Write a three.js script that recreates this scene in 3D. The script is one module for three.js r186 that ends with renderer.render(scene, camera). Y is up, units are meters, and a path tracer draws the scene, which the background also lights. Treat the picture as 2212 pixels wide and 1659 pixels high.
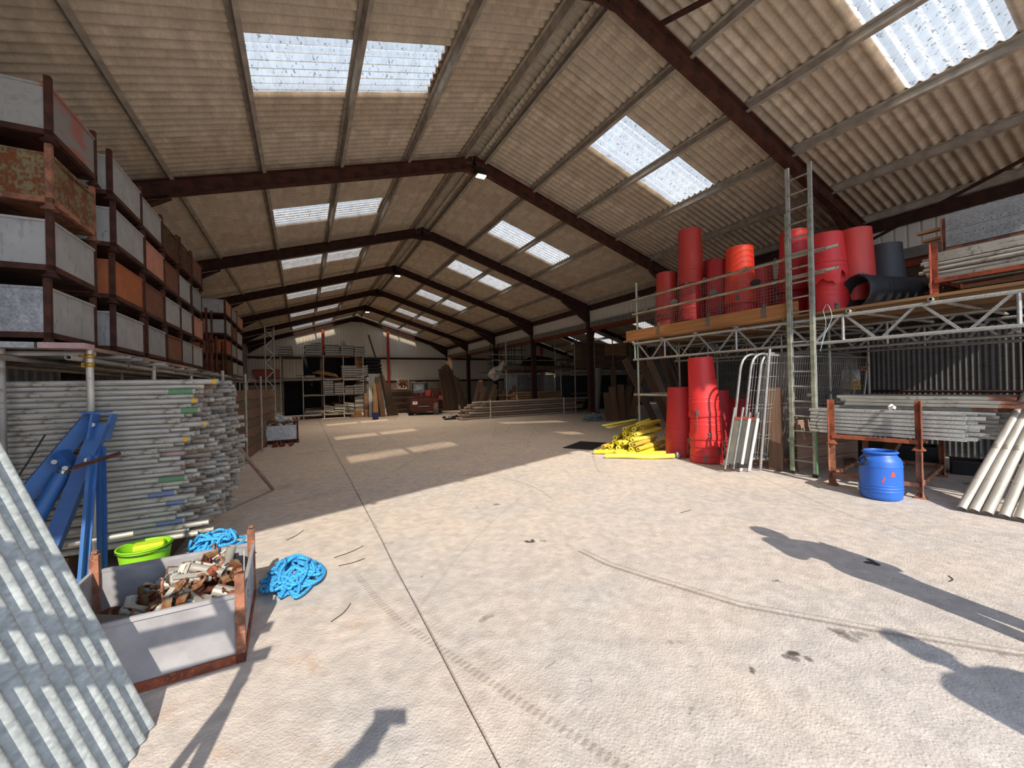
import * as THREE from 'three';
import { mergeGeometries } from 'three/addons/utils/BufferGeometryUtils.js';
import { RoundedBoxGeometry } from 'three/addons/geometries/RoundedBoxGeometry.js';
import { MarchingCubes } from 'three/addons/objects/MarchingCubes.js';

// ---------- camera, sky, sun, exposure ----------
// Places are given as (x across the hall, y up, z into the hall); three.js z is -z.
const scene = new THREE.Scene();
const camera = new THREE.PerspectiveCamera(87.5, 2212 / 1659, 0.05, 500);
camera.position.set(0, 1.512, 0);
{
  const yaw = 0.4811, pitch = -0.0012, roll = -0.0238, cy = Math.cos(yaw), sy = Math.sin(yaw), cp = Math.cos(pitch), sp = Math.sin(pitch);
  const f = new THREE.Vector3(sy * cp, -sp, -cy * cp), r0 = new THREE.Vector3(cy, 0, sy), u0 = new THREE.Vector3().crossVectors(r0, f);
  const r = r0.clone().multiplyScalar(Math.cos(roll)).addScaledVector(u0, Math.sin(roll)), u = u0.clone().multiplyScalar(Math.cos(roll)).addScaledVector(r0, -Math.sin(roll));
  camera.quaternion.setFromRotationMatrix(new THREE.Matrix4().makeBasis(r, u, f.clone().negate()));
}
const renderer = new THREE.WebGLRenderer({ antialias: true });
renderer.toneMapping = THREE.LinearToneMapping;
renderer.toneMappingExposure = 1.22;
renderer.shadowMap.enabled = true;
const SKY = 1.75, SUN = 4.9;
{
  const w = 64, h = 64, d = new Float32Array(w * h * 4);
  for (let y = 0; y < h; y++) for (let x = 0; x < w; x++) {
    const e = ((y + 0.5) / h - 0.5) * Math.PI, t = Math.pow(Math.max(0, Math.sin(e)), 0.55), i = (y * w + x) * 4, k = e < 0 ? 0.45 : 1;
    d[i] = SKY * k * (0.98 - 0.60 * t); d[i + 1] = SKY * k * (1.02 - 0.42 * t); d[i + 2] = SKY * k * (1.1 - 0.12 * t); d[i + 3] = 1;
  }
  const t = new THREE.DataTexture(d, w, h, THREE.RGBAFormat, THREE.FloatType);
  t.mapping = THREE.EquirectangularReflectionMapping; t.magFilter = THREE.LinearFilter; t.needsUpdate = true;
  scene.background = t;
}
const sun = new THREE.DirectionalLight(new THREE.Color(1, 0.92, 0.8), SUN);
sun.position.set(-0.1485 * 60 + 4, 0.6135 * 60, 0.7756 * 60 - 10); sun.target.position.set(4, 0, -10);
sun.castShadow = true; sun.shadow.mapSize.set(4096, 4096); sun.shadow.radius = 1;
Object.assign(sun.shadow.camera, { left: -26, right: 26, top: 26, bottom: -26, near: 1, far: 140 });
scene.add(sun, sun.target);

// ---------- helpers ----------
let seed = 7;
const rnd = () => { seed = (seed + 0x6d2b79f5) | 0; let t = Math.imul(seed ^ (seed >>> 15), 1 | seed); t = (t + Math.imul(t ^ (t >>> 7), 61 | t)) ^ t; return ((t ^ (t >>> 14)) >>> 0) / 4294967296; };
const rr = (a, b) => a + (b - a) * rnd(), pick = (a) => a[Math.floor(rnd() * a.length)];
const V = (x, y, z) => new THREE.Vector3(x, y, z), PI = Math.PI;
const used = new Map();
const numbered = (n) => { const k = used.get(n) ?? 0; used.set(n, k + 1); return k ? n + '_' + String(k).padStart(3, '0') : n; };
function tag(o, label, category, group, kind) { o.userData = { ...(label && { label }), ...(category && { category }), ...(group && { group }), ...(kind && { kind }) }; return o; }
function thing(name, label, category, x = 0, y = 0, z = 0, ry = 0, group) {
  const o = new THREE.Group(); o.name = numbered(name); o.position.set(x, y, -z); o.rotation.y = ry; scene.add(o); return tag(o, label, category, group);
}
function struct(name) { const o = new THREE.Group(); o.name = numbered(name); scene.add(o); return tag(o, null, null, null, 'structure'); }
function merge(g) { if (!Array.isArray(g)) return g; if (g.length === 1) return g[0]; return mergeGeometries(g.map((q) => { const n = q.index ? q.toNonIndexed() : q; for (const k of Object.keys(n.attributes)) if (!['position', 'normal', 'uv'].includes(k)) n.deleteAttribute(k); n.morphAttributes = {}; return n; })); }
function part(p, name, geo, mat, label) { const m = new THREE.Mesh(merge(geo), mat); m.name = name; m.castShadow = m.receiveShadow = true; if (label) m.userData.label = label; p.add(m); return m; }
function solo(name, label, category, geo, mat, x = 0, y = 0, z = 0, ry = 0, group) {
  const m = new THREE.Mesh(merge(geo), mat); m.name = numbered(name); m.castShadow = m.receiveShadow = true; m.position.set(x, y, -z); m.rotation.y = ry; scene.add(m); return tag(m, label, category, group);
}
function copy(o, x, y, z, ry = 0, label) { const c = o.clone(); c.name = numbered(o.name.replace(/_\d{3}$/, '')); c.position.set(x, y, -z); c.rotation.set(0, ry, 0); c.userData = { ...o.userData, ...(label && { label }) }; scene.add(c); return c; }
// box with uv in metres; long boards run along local x
function B(w, h, d, x = 0, y = 0, z = 0, rx = 0, ry = 0, rz = 0) {
  const g = new THREE.BoxGeometry(w, h, d), uv = g.attributes.uv, s = [[d, h], [d, h], [w, d], [w, d], [w, h], [w, h]];
  for (let i = 0; i < 24; i++) { const f = s[i >> 2]; uv.setXY(i, uv.getX(i) * f[0] + x * 0.37, uv.getY(i) * f[1] + y * 0.61 + z * 0.29); }
  if (rx || ry || rz) g.applyMatrix4(new THREE.Matrix4().makeRotationFromEuler(new THREE.Euler(rx, ry, rz)));
  return g.translate(x, y, z);
}
function uvBox(g) {
  if (g.index) g = g.toNonIndexed();
  const p = g.attributes.position, n = g.attributes.normal, uv = new Float32Array(p.count * 2);
  for (let i = 0; i < p.count; i++) {
    const ax = Math.abs(n.getX(i)), ay = Math.abs(n.getY(i)), az = Math.abs(n.getZ(i));
    if (ax > ay && ax > az) { uv[2 * i] = p.getZ(i); uv[2 * i + 1] = p.getY(i); } else if (ay > az) { uv[2 * i] = p.getX(i); uv[2 * i + 1] = p.getZ(i); } else { uv[2 * i] = p.getX(i); uv[2 * i + 1] = p.getY(i); }
  }
  g.setAttribute('uv', new THREE.BufferAttribute(uv, 2)); return g;
}
const RB = (w, h, d, r, x = 0, y = 0, z = 0) => uvBox(new RoundedBoxGeometry(w, h, d, 1, r)).translate(x, y, z);
// round bar or tube from a to b (local three.js axes); ri > 0 leaves it open
function pipe(a, b, r, seg = 10, ri = 0, r2 = r) {
  const L = a.distanceTo(b), g = ri ? new THREE.LatheGeometry([[ri, -L / 2], [r, -L / 2], [r, -L / 2], [r2, L / 2], [r2, L / 2], [ri, L / 2], [ri, L / 2], [ri, -L / 2]].map(([u, v]) => new THREE.Vector2(u, v)), seg) : new THREE.CylinderGeometry(r2, r, L, seg);
  const uv = g.attributes.uv, p = g.attributes.position;
  for (let i = 0; i < uv.count; i++) uv.setXY(i, p.getY(i) + a.x * 1.7 + a.y * 3.1, uv.getX(i) * 6.28 * r + a.z * 0.7);
  g.applyQuaternion(new THREE.Quaternion().setFromUnitVectors(V(0, 1, 0), b.clone().sub(a).normalize()));
  return g.translate((a.x + b.x) / 2, (a.y + b.y) / 2, (a.z + b.z) / 2);
}
// square bar from a to b, w wide and h deep
function bar(a, b, w, h, roll = 0) {
  const L = a.distanceTo(b), g = B(L, h, w), x = b.clone().sub(a).normalize(), up = Math.abs(x.y) > 0.95 ? V(0, 0, 1) : V(0, 1, 0), z = new THREE.Vector3().crossVectors(x, up).normalize(), y = new THREE.Vector3().crossVectors(z, x);
  if (roll) g.rotateX(roll);
  return g.applyMatrix4(new THREE.Matrix4().makeBasis(x, y, z)).translate((a.x + b.x) / 2, (a.y + b.y) / 2, (a.z + b.z) / 2);
}
const lathe = (pts, seg = 24) => new THREE.LatheGeometry(pts.map((p) => new THREE.Vector2(p[0], p[1])), seg);
function extr(pts, depth, bevel = 0) {
  const s = new THREE.Shape(pts.map((p) => new THREE.Vector2(p[0], p[1])));
  return uvBox(new THREE.ExtrudeGeometry(s, { depth, bevelEnabled: bevel > 0, bevelSize: bevel, bevelThickness: bevel, bevelSegments: 1, curveSegments: 6 }));
}
const curveTube = (pts, r, n = 40, seg = 6, closed = false) => { const g = new THREE.TubeGeometry(new THREE.CatmullRomCurve3(pts, closed), n, r, seg, closed), uv = g.attributes.uv; let L = 0; for (let i = 1; i < pts.length; i++) L += pts[i].distanceTo(pts[i - 1]); for (let i = 0; i < uv.count; i++) uv.setXY(i, uv.getX(i) * L, uv.getY(i) * 6.28 * r); return g; };
// profiled sheet: profile runs along x, length along y from 0, thickness along z
function sheet(prof, len, th = 0.006, smooth = true, top = null) {
  const P = [], N = [], U = [], quad = (a, b, c, d, n1, n2) => { for (const [q, n] of [[a, n1], [b, n2], [c, n2], [a, n1], [c, n2], [d, n1]]) { P.push(...q); N.push(...n); } };
  const nor = (i, j) => { const dx = prof[j][0] - prof[i][0], dz = prof[j][1] - prof[i][1], l = Math.hypot(dx, dz); return [-dz / l, 0, dx / l]; };
  const m = prof.length - 1, h = (x) => (top ? top(x) : len);
  for (let i = 0; i < m; i++) {
    const fl = nor(i, i + 1), n1 = smooth ? nor(Math.max(0, i - 1), i + 1) : fl, n2 = smooth ? nor(i, Math.min(m, i + 2)) : fl, [x1, z1] = prof[i], [x2, z2] = prof[i + 1], t = th / 2;
    quad([x1, 0, z1 + t], [x2, 0, z2 + t], [x2, h(x2), z2 + t], [x1, h(x1), z1 + t], n1, n2);
    if (th) {
      quad([x2, 0, z2 - t], [x1, 0, z1 - t], [x1, h(x1), z1 - t], [x2, h(x2), z2 - t], n2.map((v) => -v), n1.map((v) => -v));
      quad([x1, 0, z1 - t], [x2, 0, z2 - t], [x2, 0, z2 + t], [x1, 0, z1 + t], [0, -1, 0], [0, -1, 0]);
      quad([x1, h(x1), z1 + t], [x2, h(x2), z2 + t], [x2, h(x2), z2 - t], [x1, h(x1), z1 - t], [0, 1, 0], [0, 1, 0]);
    }
  }
  for (let i = 0; i < P.length; i += 3) U.push(P[i + 1], P[i]);
  const g = new THREE.BufferGeometry();
  g.setAttribute('position', new THREE.Float32BufferAttribute(P, 3)); g.setAttribute('normal', new THREE.Float32BufferAttribute(N, 3)); g.setAttribute('uv', new THREE.Float32BufferAttribute(U, 2));
  return g;
}
const wave = (n, pitch, amp, per = 6) => Array.from({ length: n * per + 1 }, (_, i) => [(i * pitch) / per, amp * Math.cos((i / per) * 2 * PI)]);
const cusp = (n, pitch, amp, per = 8, sg = 1) => Array.from({ length: n * per + 1 }, (_, i) => { const q = i / per; return [q * pitch, sg * amp * (0.62 * (1 - 2 * Math.abs(Math.sin(q * PI))) + 0.38 * Math.cos(q * 2 * PI))]; });
const ribs = (n, pitch, depth, rib) => { const o = [[0, 0]]; for (let i = 0; i < n; i++) { const x = i * pitch; o.push([x + pitch - rib, 0], [x + pitch - rib * 0.75, depth], [x + pitch - rib * 0.25, depth], [x + pitch, 0]); } return o; };

// ---------- procedural textures ----------
function fbm(u, v, fx, fy, oct, sd) {
  let s = 0, a = 0.5, t = 0;
  for (let o = 0; o < oct; o++) {
    const x = u * fx, y = v * fy, x0 = Math.floor(x), y0 = Math.floor(y), ux = x - x0, uy = y - y0, sx = ux * ux * (3 - 2 * ux), sy = uy * uy * (3 - 2 * uy);
    const hsh = (i, j) => { let n = Math.imul(((i % fx) + fx) % fx, 374761393) ^ Math.imul(((j % fy) + fy) % fy, 668265263) ^ Math.imul(sd + o * 17, 974634777); n = Math.imul(n ^ (n >>> 13), 1274126177); return ((n ^ (n >>> 16)) >>> 0) / 4294967296; };
    const p = hsh(x0, y0), q = hsh(x0 + 1, y0), r = hsh(x0, y0 + 1), w = hsh(x0 + 1, y0 + 1);
    s += a * (p + (q - p) * sx + (r - p) * sy + (p - q - r + w) * sx * sy); t += a; a *= 0.5; fx *= 2; fy *= 2;
  }
  return s / t;
}
const clamp = (x, a = 0, b = 1) => Math.min(b, Math.max(a, x)), mix = (a, b, t) => a + (b - a) * t, step = (a, b, x) => { const t = clamp((x - a) / (b - a)); return t * t * (3 - 2 * t); };
const mix3 = (a, b, t) => [mix(a[0], b[0], t), mix(a[1], b[1], t), mix(a[2], b[2], t)];
function tex(size, f, srgb = true, metres = 1, metresY = metres) {
  const d = new Uint8Array(size * size * 4);
  for (let y = 0; y < size; y++) for (let x = 0; x < size; x++) { const c = f(x / size, y / size), i = (y * size + x) * 4; if (c.length) { d[i] = clamp(c[0]) * 255; d[i + 1] = clamp(c[1]) * 255; d[i + 2] = clamp(c[2]) * 255; } else d[i] = d[i + 1] = d[i + 2] = clamp(c) * 255; d[i + 3] = 255; }
  const t = new THREE.DataTexture(d, size, size); t.wrapS = t.wrapT = THREE.RepeatWrapping; t.magFilter = THREE.LinearFilter; if (srgb) t.colorSpace = THREE.SRGBColorSpace; t.repeat.set(1 / metres, 1 / metresY); t.needsUpdate = true; return t;
}
const one = (v) => { const a = [v]; return [a[0], a[0], a[0]]; };
const TX = {
  grain: tex(512, (u, v) => one(0.5 * fbm(u, v, 12, 12, 4, 3) + 0.5 * fbm(u, v, 90, 90, 2, 5)), false, 0.8),
  mottle: tex(256, (u, v) => one(0.72 + 0.28 * fbm(u, v, 6, 6, 5, 9)), true, 0.7),
  rust: tex(512, (u, v) => { const a = fbm(u, v, 6, 6, 5, 21), b = fbm(u, v, 40, 40, 3, 22); return mix3(mix3([0.44, 0.29, 0.22], [0.62, 0.41, 0.31], step(0.35, 0.65, a)), [0.72, 0.5, 0.4], step(0.55, 0.8, b) * 0.6); }, true, 0.6),
  flake: tex(512, (u, v) => { const a = fbm(u, v, 5, 5, 5, 31), b = fbm(u, v, 40, 30, 4, 32), r = step(0.42, 0.62, 0.45 * a + 0.55 * b); return mix3(mix3([0.62, 0.58, 0.48], [0.47, 0.46, 0.36], a), mix3([0.4, 0.22, 0.13], [0.56, 0.33, 0.18], b), r); }, true, 0.7),
  panel: tex(512, (u, v) => { const a = fbm(u, v, 4, 4, 5, 41), b = fbm(u, v, 30, 8, 3, 42), c = fbm(u, v, 9, 9, 4, 43), k = 0.78 + 0.22 * a - 0.1 * step(0.6, 0.8, b); return mix3([k, k, k], [0.5, 0.36, 0.28], 0.5 * step(0.74, 0.88, c)); }, true, 0.9),
  galv: tex(512, (u, v) => { const a = fbm(u, v, 40, 40, 2, 51), b = fbm(u, v, 5, 5, 4, 52); return one(0.62 + 0.22 * a + 0.18 * b); }, true, 0.5),
  tube: tex(512, (u, v) => { const a = fbm(u, v, 6, 24, 4, 61), b = fbm(u, v, 3, 5, 3, 62), c = fbm(u, v, 24, 12, 3, 63), k = 0.66 + 0.3 * a + 0.15 * b; return mix3([k, k * 0.985, k * 0.96], [0.42, 0.33, 0.26], 0.35 * step(0.66, 0.85, c)); }, true, 1.1),
  wood: tex(512, (u, v) => { const a = fbm(u, v, 3, 40, 4, 71), b = fbm(u, v, 2, 6, 3, 72), c = fbm(u, v, 8, 120, 2, 73), k = 0.62 + 0.25 * a + 0.16 * b - 0.1 * c, kn = step(0.74, 0.84, fbm(u, v, 6, 10, 2, 74)); return mix3([k, k * 0.96, k * 0.9], [0.36, 0.27, 0.2], kn * 0.7); }, true, 1.6, 0.5),
  asb: tex(512, (u, v) => { const a = fbm(u, v, 10, 3, 5, 81), b = fbm(u, v, 60, 60, 2, 82), c = fbm(u, v, 3, 8, 3, 83), k = 0.68 + 0.2 * a + 0.1 * b; return mix3([k, k * 0.985, k * 0.96], [0.45, 0.36, 0.28], 0.12 * step(0.62, 0.9, c)); }, true, 1.3),
  scuff: tex(512, (u, v) => { const a = fbm(u, v, 8, 3, 4, 91), b = fbm(u, v, 60, 20, 3, 92), k = 0.8 + 0.2 * a; return mix3([k, k, k], [0.95, 0.86, 0.82], 0.5 * step(0.66, 0.78, b)); }, true, 0.9),
  grp: tex(512, (u, v) => { const a = fbm(u, v, 60, 14, 3, 101), b = fbm(u, v, 6, 3, 4, 102); return one(0.8 + 0.14 * a + 0.12 * b - 0.3 * step(0.72, 0.85, fbm(u, v, 40, 40, 2, 103))); }, true, 1.03),
  grpr: tex(256, (u, v) => { const e = Math.min(v, 1 - v), b = fbm(u, v, 5, 3, 3, 107); return one(mix(0.85, 0.45, step(0, 0.35, e)) + 0.08 * (b - 0.5)); }, false, 3, 1.03),
  rope: tex(128, (u, v) => { const s = (u * 3 + v) % 1, k = Math.sin(s * PI); return one(0.45 + 0.55 * k); }, false, 0.075, 0.045),
  chalk: tex(256, (u, v) => one(0.6 + 0.4 * fbm(u, v, 8, 8, 5, 111)), false, 0.5),
};
// floor colour: worn concrete with tyre marks, oil spots and dust, 16 m by 16 m from (-4, -2)
{
  const S = 2048, c = document.createElement('canvas'); c.width = c.height = S;
  const x = c.getContext('2d'), im = x.createImageData(S, S);
  for (let j = 0; j < S; j++) for (let i = 0; i < S; i++) {
    const u = i / S, v = j / S, a = fbm(u, v, 7, 7, 4, 201), b = fbm(u, v, 260, 260, 2, 202), e = fbm(u, v, 30, 30, 3, 203), k = 0.96 + 0.09 * (a - 0.5) + 0.16 * (b - 0.5) + 0.05 * (e - 0.5), o = (j * S + i) * 4, w = 8 * (e - 0.5);
    im.data[o] = 197 * k + w; im.data[o + 1] = 186 * k; im.data[o + 2] = 176 * k - w; im.data[o + 3] = 255;
  }
  x.putImageData(im, 0, 0);
  const X = (q) => ((q + 4) / 16) * S, Y = (q) => ((14 - q) / 16) * S, blob = (px, pz, r, col, n = 7) => { x.fillStyle = col; for (let i = 0; i < n; i++) { x.beginPath(); x.ellipse(X(px + rr(-r, r)), Y(pz + rr(-r, r) * 0.7), r * rr(0.25, 0.7) * 128, r * rr(0.2, 0.5) * 128, rr(0, 3), 0, 7); x.fill(); } };
  const track = (pts, w, al, tread) => {
    x.strokeStyle = `rgba(96,84,74,${al})`; x.lineCap = 'butt'; x.lineJoin = 'round';
    if (tread) x.setLineDash([2.2, 2.4]);
    x.lineWidth = w * 128; x.beginPath(); pts.forEach(([a, b], i) => (i ? x.lineTo(X(a), Y(b)) : x.moveTo(X(a), Y(b)))); x.stroke(); x.setLineDash([]);
  };
  const A = [[0.357, 3.5], [0.45, 2.96], [0.52, 2.67], [0.67, 2.27], [0.86, 1.76], [1.09, 1.2], [1.3, 0.6], [1.5, -0.5]], Bt = [[2.17, 2.94], [2.2, 2.6], [2.32, 2.26], [2.55, 1.68], [2.99, 1.11], [3.5, 0.5]];
  track(A, 0.05, 0.3, true); track(A.map(([a, b]) => [a + 0.12, b + 0.06]), 0.1, 0.1, true); track(Bt, 0.03, 0.4); track(Bt.map(([a, b]) => [a + 0.06, b + 0.02]), 0.02, 0.25); track(Bt.map(([a, b]) => [a - 0.03, b]), 0.1, 0.1, true);
  for (let i = 0; i < 26; i++) { const sx = rr(0.5, 8), sz = rr(2, 12), bend = rr(-0.7, 0.7), L = rr(1, 4); track(Array.from({ length: 12 }, (_, k) => { const t = k / 11; return [sx + t * L * 0.55 + bend * t * t, sz + t * L - bend * t]; }), rr(0.01, 0.05), rr(0.05, 0.16)); }
  for (const [a, b, r, al] of [[1.9, 3.35, 0.045, 0.7], [4.07, 1.55, 0.05, 0.95], [2.34, 1.23, 0.055, 0.5], [2.83, 1.2, 0.07, 0.3], [2.04, 1.29, 0.02, 0.5], [2.02, 3.3, 0.03, 0.25], [2.15, 4.6, 0.05, 0.25], [3.1, 1.75, 0.03, 0.3]]) blob(a, b, r, `rgba(58,50,46,${al})`);
  for (let i = 0; i < 150; i++) blob(rr(-3, 11), rr(0, 13), rr(0.01, 0.05), `rgba(86,74,64,${rr(0.08, 0.35)})`, 3);
  for (let i = 0; i < 40; i++) blob(rr(-1, 0.3), rr(1.4, 4.5), rr(0.03, 0.09), 'rgba(168,124,88,0.10)', 5);
  for (let i = 0; i < 60; i++) blob(rr(-3, 11), rr(6, 13), rr(0.1, 0.4), 'rgba(120,106,92,0.05)', 6);
  x.strokeStyle = 'rgba(86,74,66,0.55)'; x.lineWidth = 0.9; x.beginPath(); let q = 0.66; x.moveTo(X(q), Y(14)); for (let b = 13.8; b > -2; b -= 0.2) { q += rr(-0.008, 0.008); x.lineTo(X(q), Y(b)); } x.stroke();
  for (let i = 0; i < 14; i++) { const a = rr(0, 8), b = rr(1.5, 6); x.strokeStyle = 'rgba(70,60,52,0.5)'; x.lineWidth = 0.8; x.beginPath(); x.moveTo(X(a), Y(b)); x.lineTo(X(a + rr(-0.1, 0.1)), Y(b + rr(-0.08, 0.08))); x.stroke(); }
  const t = new THREE.CanvasTexture(c); t.colorSpace = THREE.SRGBColorSpace; t.wrapS = t.wrapT = THREE.RepeatWrapping; t.repeat.set(1 / 16, 1 / 16); t.offset.set(0.25, 0.125);
  TX.floor = t;
}
const rep = (t, m, my = m) => { const c = t.clone(); c.repeat.set(1 / m, 1 / my); c.needsUpdate = true; return c; };
const M = (color, o = {}) => new THREE.MeshStandardMaterial({ color, roughness: 0.8, ...o });
const MT = {
  floor: M('#ffffff', { map: TX.floor, roughness: 0.93, bumpMap: TX.grain, bumpScale: 0.006 }),
  yard: M('#c0b0a2', { map: TX.mottle, roughness: 0.95 }),
  asb: M('#efe2cf', { map: TX.asb, roughness: 0.95, side: THREE.DoubleSide }),
  asb2: M('#e8d8c4', { map: TX.asb, roughness: 0.95, side: THREE.DoubleSide }),
  cap: M('#cfc8ba', { map: TX.asb, roughness: 0.95, side: THREE.DoubleSide }),
  grp: new THREE.MeshPhysicalMaterial({ color: new THREE.Color(0.74, 0.64, 0.52), map: TX.grp, roughness: 1, roughnessMap: TX.grpr, transmission: 1, thickness: 0, ior: 1.4, specularIntensity: 0.4, side: THREE.DoubleSide }),
  purlin: M('#b9aea0', { map: TX.mottle, roughness: 0.85, bumpMap: TX.chalk, bumpScale: 0.002 }),
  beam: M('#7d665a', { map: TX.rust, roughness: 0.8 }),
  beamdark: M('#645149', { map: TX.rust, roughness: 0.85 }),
  rust: M('#ffffff', { map: TX.rust, roughness: 0.9, bumpMap: TX.chalk, bumpScale: 0.001 }),
  orust: M('#e6bca6', { map: TX.rust, roughness: 0.85 }),
  drust: M('#9a7b6c', { map: TX.rust, roughness: 0.9 }),
  flake: M('#d8cdb8', { map: TX.flake, roughness: 0.9, bumpMap: TX.chalk, bumpScale: 0.0015 }),
  olive: M('#9a8a62', { map: TX.flake, roughness: 0.9 }),
  panel: M('#b9b8b4', { map: TX.panel, roughness: 0.62, metalness: 0.15, bumpMap: TX.chalk, bumpScale: 0.0008 }),
  panel2: M('#a2a4a2', { map: TX.panel, roughness: 0.65, metalness: 0.15 }),
  shiny: M('#d0d0d0', { map: TX.galv, roughness: 0.38, metalness: 0.6, bumpMap: rep(TX.chalk, 0.9), bumpScale: 0.012 }),
  pinkp: M('#cf8f78', { map: TX.panel, roughness: 0.8 }),
  orangep: M('#b2673c', { map: TX.panel, roughness: 0.8 }),
  brownp: M('#80503a', { map: TX.panel, roughness: 0.85 }),
  galv: M('#c6c9c9', { map: TX.galv, roughness: 0.5, metalness: 0.45 }),
  alu: M('#d8d9d6', { map: TX.galv, roughness: 0.42, metalness: 0.55 }),
  alud: M('#b5b4ae', { map: TX.tube, roughness: 0.5, metalness: 0.35 }),
  tube: [M('#c9c5bd', { map: TX.tube, roughness: 0.55, metalness: 0.3 }), M('#b5b0a8', { map: TX.tube, roughness: 0.6, metalness: 0.25 }), M('#d6d2c8', { map: TX.tube, roughness: 0.5, metalness: 0.35 }), M('#a8978a', { map: TX.tube, roughness: 0.7, metalness: 0.15 }), M('#a8a5a0', { map: TX.tube, roughness: 0.6, metalness: 0.3 })],
  wall: M('#d3d0c6', { roughness: 0.6, side: THREE.DoubleSide }),
  wallgrey: M('#8f8f8d', { map: TX.mottle, roughness: 0.6, metalness: 0.1, side: THREE.DoubleSide }),
  wallgalv: M('#6d6c6a', { map: TX.panel, roughness: 0.6, metalness: 0.3, side: THREE.DoubleSide }),
  block: M('#b9b2a4', { map: TX.mottle, roughness: 0.95 }),
  gutter: M('#7d7a74', { map: TX.mottle, roughness: 0.7 }),
  redox: M('#8a3a2a', { map: TX.mottle, roughness: 0.75 }),
  redpost: M('#c23a2c', { map: TX.mottle, roughness: 0.7 }),
  red: M('#e8393a', { map: TX.scuff, roughness: 0.5 }), red2: M('#cf3338', { map: TX.scuff, roughness: 0.55 }), red3: M('#d8453c', { map: TX.scuff, roughness: 0.5 }), redor: M('#ff4a32', { map: TX.scuff, roughness: 0.5 }),
  blackp: M('#33353a', { map: TX.scuff, roughness: 0.55 }),
  yellow: [M('#f2e23a', { map: TX.scuff, roughness: 0.6 }), M('#e6d04a', { map: TX.scuff, roughness: 0.65 }), M('#f7ec62', { map: TX.scuff, roughness: 0.6 }), M('#d9b84a', { map: TX.scuff, roughness: 0.7 })],
  blue: M('#2f6fd6', { map: TX.scuff, roughness: 0.45 }), hoist: M('#3a70b4', { map: TX.scuff, roughness: 0.45 }), hoist2: M('#2f5f9f', { map: TX.scuff, roughness: 0.45 }), navy: M('#27367a', { map: TX.scuff, roughness: 0.5 }),
  rope: M('#3d9fd8', { roughness: 0.75, bumpMap: TX.rope, bumpScale: 0.006 }), ropeg: M('#7f9aa0', { roughness: 0.85, bumpMap: TX.rope, bumpScale: 0.006 }),
  green: M('#86c81e', { roughness: 0.5 }), lime: M('#d8f02c', { roughness: 0.7, map: TX.mottle }),
  wood: [M('#c08a5c', { map: TX.wood }), M('#a97a52', { map: TX.wood }), M('#8d7160', { map: TX.wood, roughness: 0.9 }), M('#7b6a5d', { map: TX.wood, roughness: 0.9 }), M('#d3a878', { map: TX.wood }), M('#b5998a', { map: TX.wood, roughness: 0.9 })],
  deck: [M('#b08a62', { map: TX.wood }), M('#a07c58', { map: TX.wood }), M('#bb9468', { map: TX.wood })],
  toe: M('#c9905c', { map: TX.wood }),
  dark: M('#26241f', { roughness: 0.8 }), black: M('#17171a', { roughness: 0.75, map: TX.mottle }), chrome: M('#d8d8d4', { roughness: 0.3, metalness: 0.8 }), brass: M('#b08a3c', { roughness: 0.45, metalness: 0.6 }),
  white: M('#e6e6e2', { roughness: 0.5 }), tyre: M('#3a3733', { roughness: 0.95, map: TX.mottle }), tyred: M('#8d8070', { roughness: 0.95, map: TX.mottle }),
  telered: M('#8f3a30', { map: TX.flake, roughness: 0.7 }), telered2: M('#a3342c', { map: TX.scuff, roughness: 0.6 }),
  wire: M('#a9a9a4', { roughness: 0.5, metalness: 0.4 }), wired: M('#6e6a64', { roughness: 0.6, metalness: 0.3 }),
  gtape: M('#6f9c70', { roughness: 0.7, map: TX.scuff }), ytape: M('#e0a926', { roughness: 0.7 }), btape: M('#8590b8', { roughness: 0.7, map: TX.scuff }), ptape: M('#c8a4a0', { roughness: 0.8, map: TX.scuff }),
  tarp: M('#d9d5cc', { roughness: 0.8, map: TX.mottle }), teal: M('#1c6660', { roughness: 0.7 }),
  skin: M('#c79273', { roughness: 0.6 }), cloth1: M('#3d4657', { roughness: 0.9 }), cloth2: M('#54503f', { roughness: 0.9 }), cloth3: M('#2b2f38', { roughness: 0.9 }),
};

// ---------- the setting ----------
const XR = 3.636, SL = 0.3076, HR = 6.95, XC = 10.53, XL = -3.2, Z0 = -1.5, ZB = 31.6, AN = Math.atan(SL), CA = Math.cos(AN), SA = Math.sin(AN), BAY = 4.57, FR = -0.57;
const roofY = (x) => HR - SL * Math.abs(x - XR);
const X2 = 15.75, H2 = 6.54, XE = 23.5, roofY2 = (x) => H2 - SL * Math.abs(x - X2);
function kstruct(name, geo, mat, parent) { return part(parent, name, geo, mat); }
{
  const fl = struct('floor'), xs = [-3.8, 0.66, 5.2, 9.7, 14.3, 18.9, 24], zs = [-1.6, 8.2, 16, 24, 31.8];
  for (let i = 0; i + 1 < xs.length; i++) for (let j = 0; j + 1 < zs.length; j++) {
    const w = xs[i + 1] - xs[i] - 0.006, d = zs[j + 1] - zs[j] - 0.006, cx = (xs[i] + xs[i + 1]) / 2, cz = (zs[j] + zs[j + 1]) / 2, g = new THREE.BoxGeometry(w, 0.15, d).translate(cx, -0.075, -cz), p = g.attributes.position, uv = g.attributes.uv;
    for (let k = 0; k < p.count; k++) uv.setXY(k, p.getX(k), -p.getZ(k));
    part(fl, 'slab', g, MT.floor);
  }
  const sub = struct('ground'); part(sub, 'hardcore', B(30, 0.1, 36, 10, -0.16, -15), MT.yard);
  part(sub, 'yard_surface', B(90, 0.15, 60, 5, -0.08, 31.6), MT.yard);
}
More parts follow.
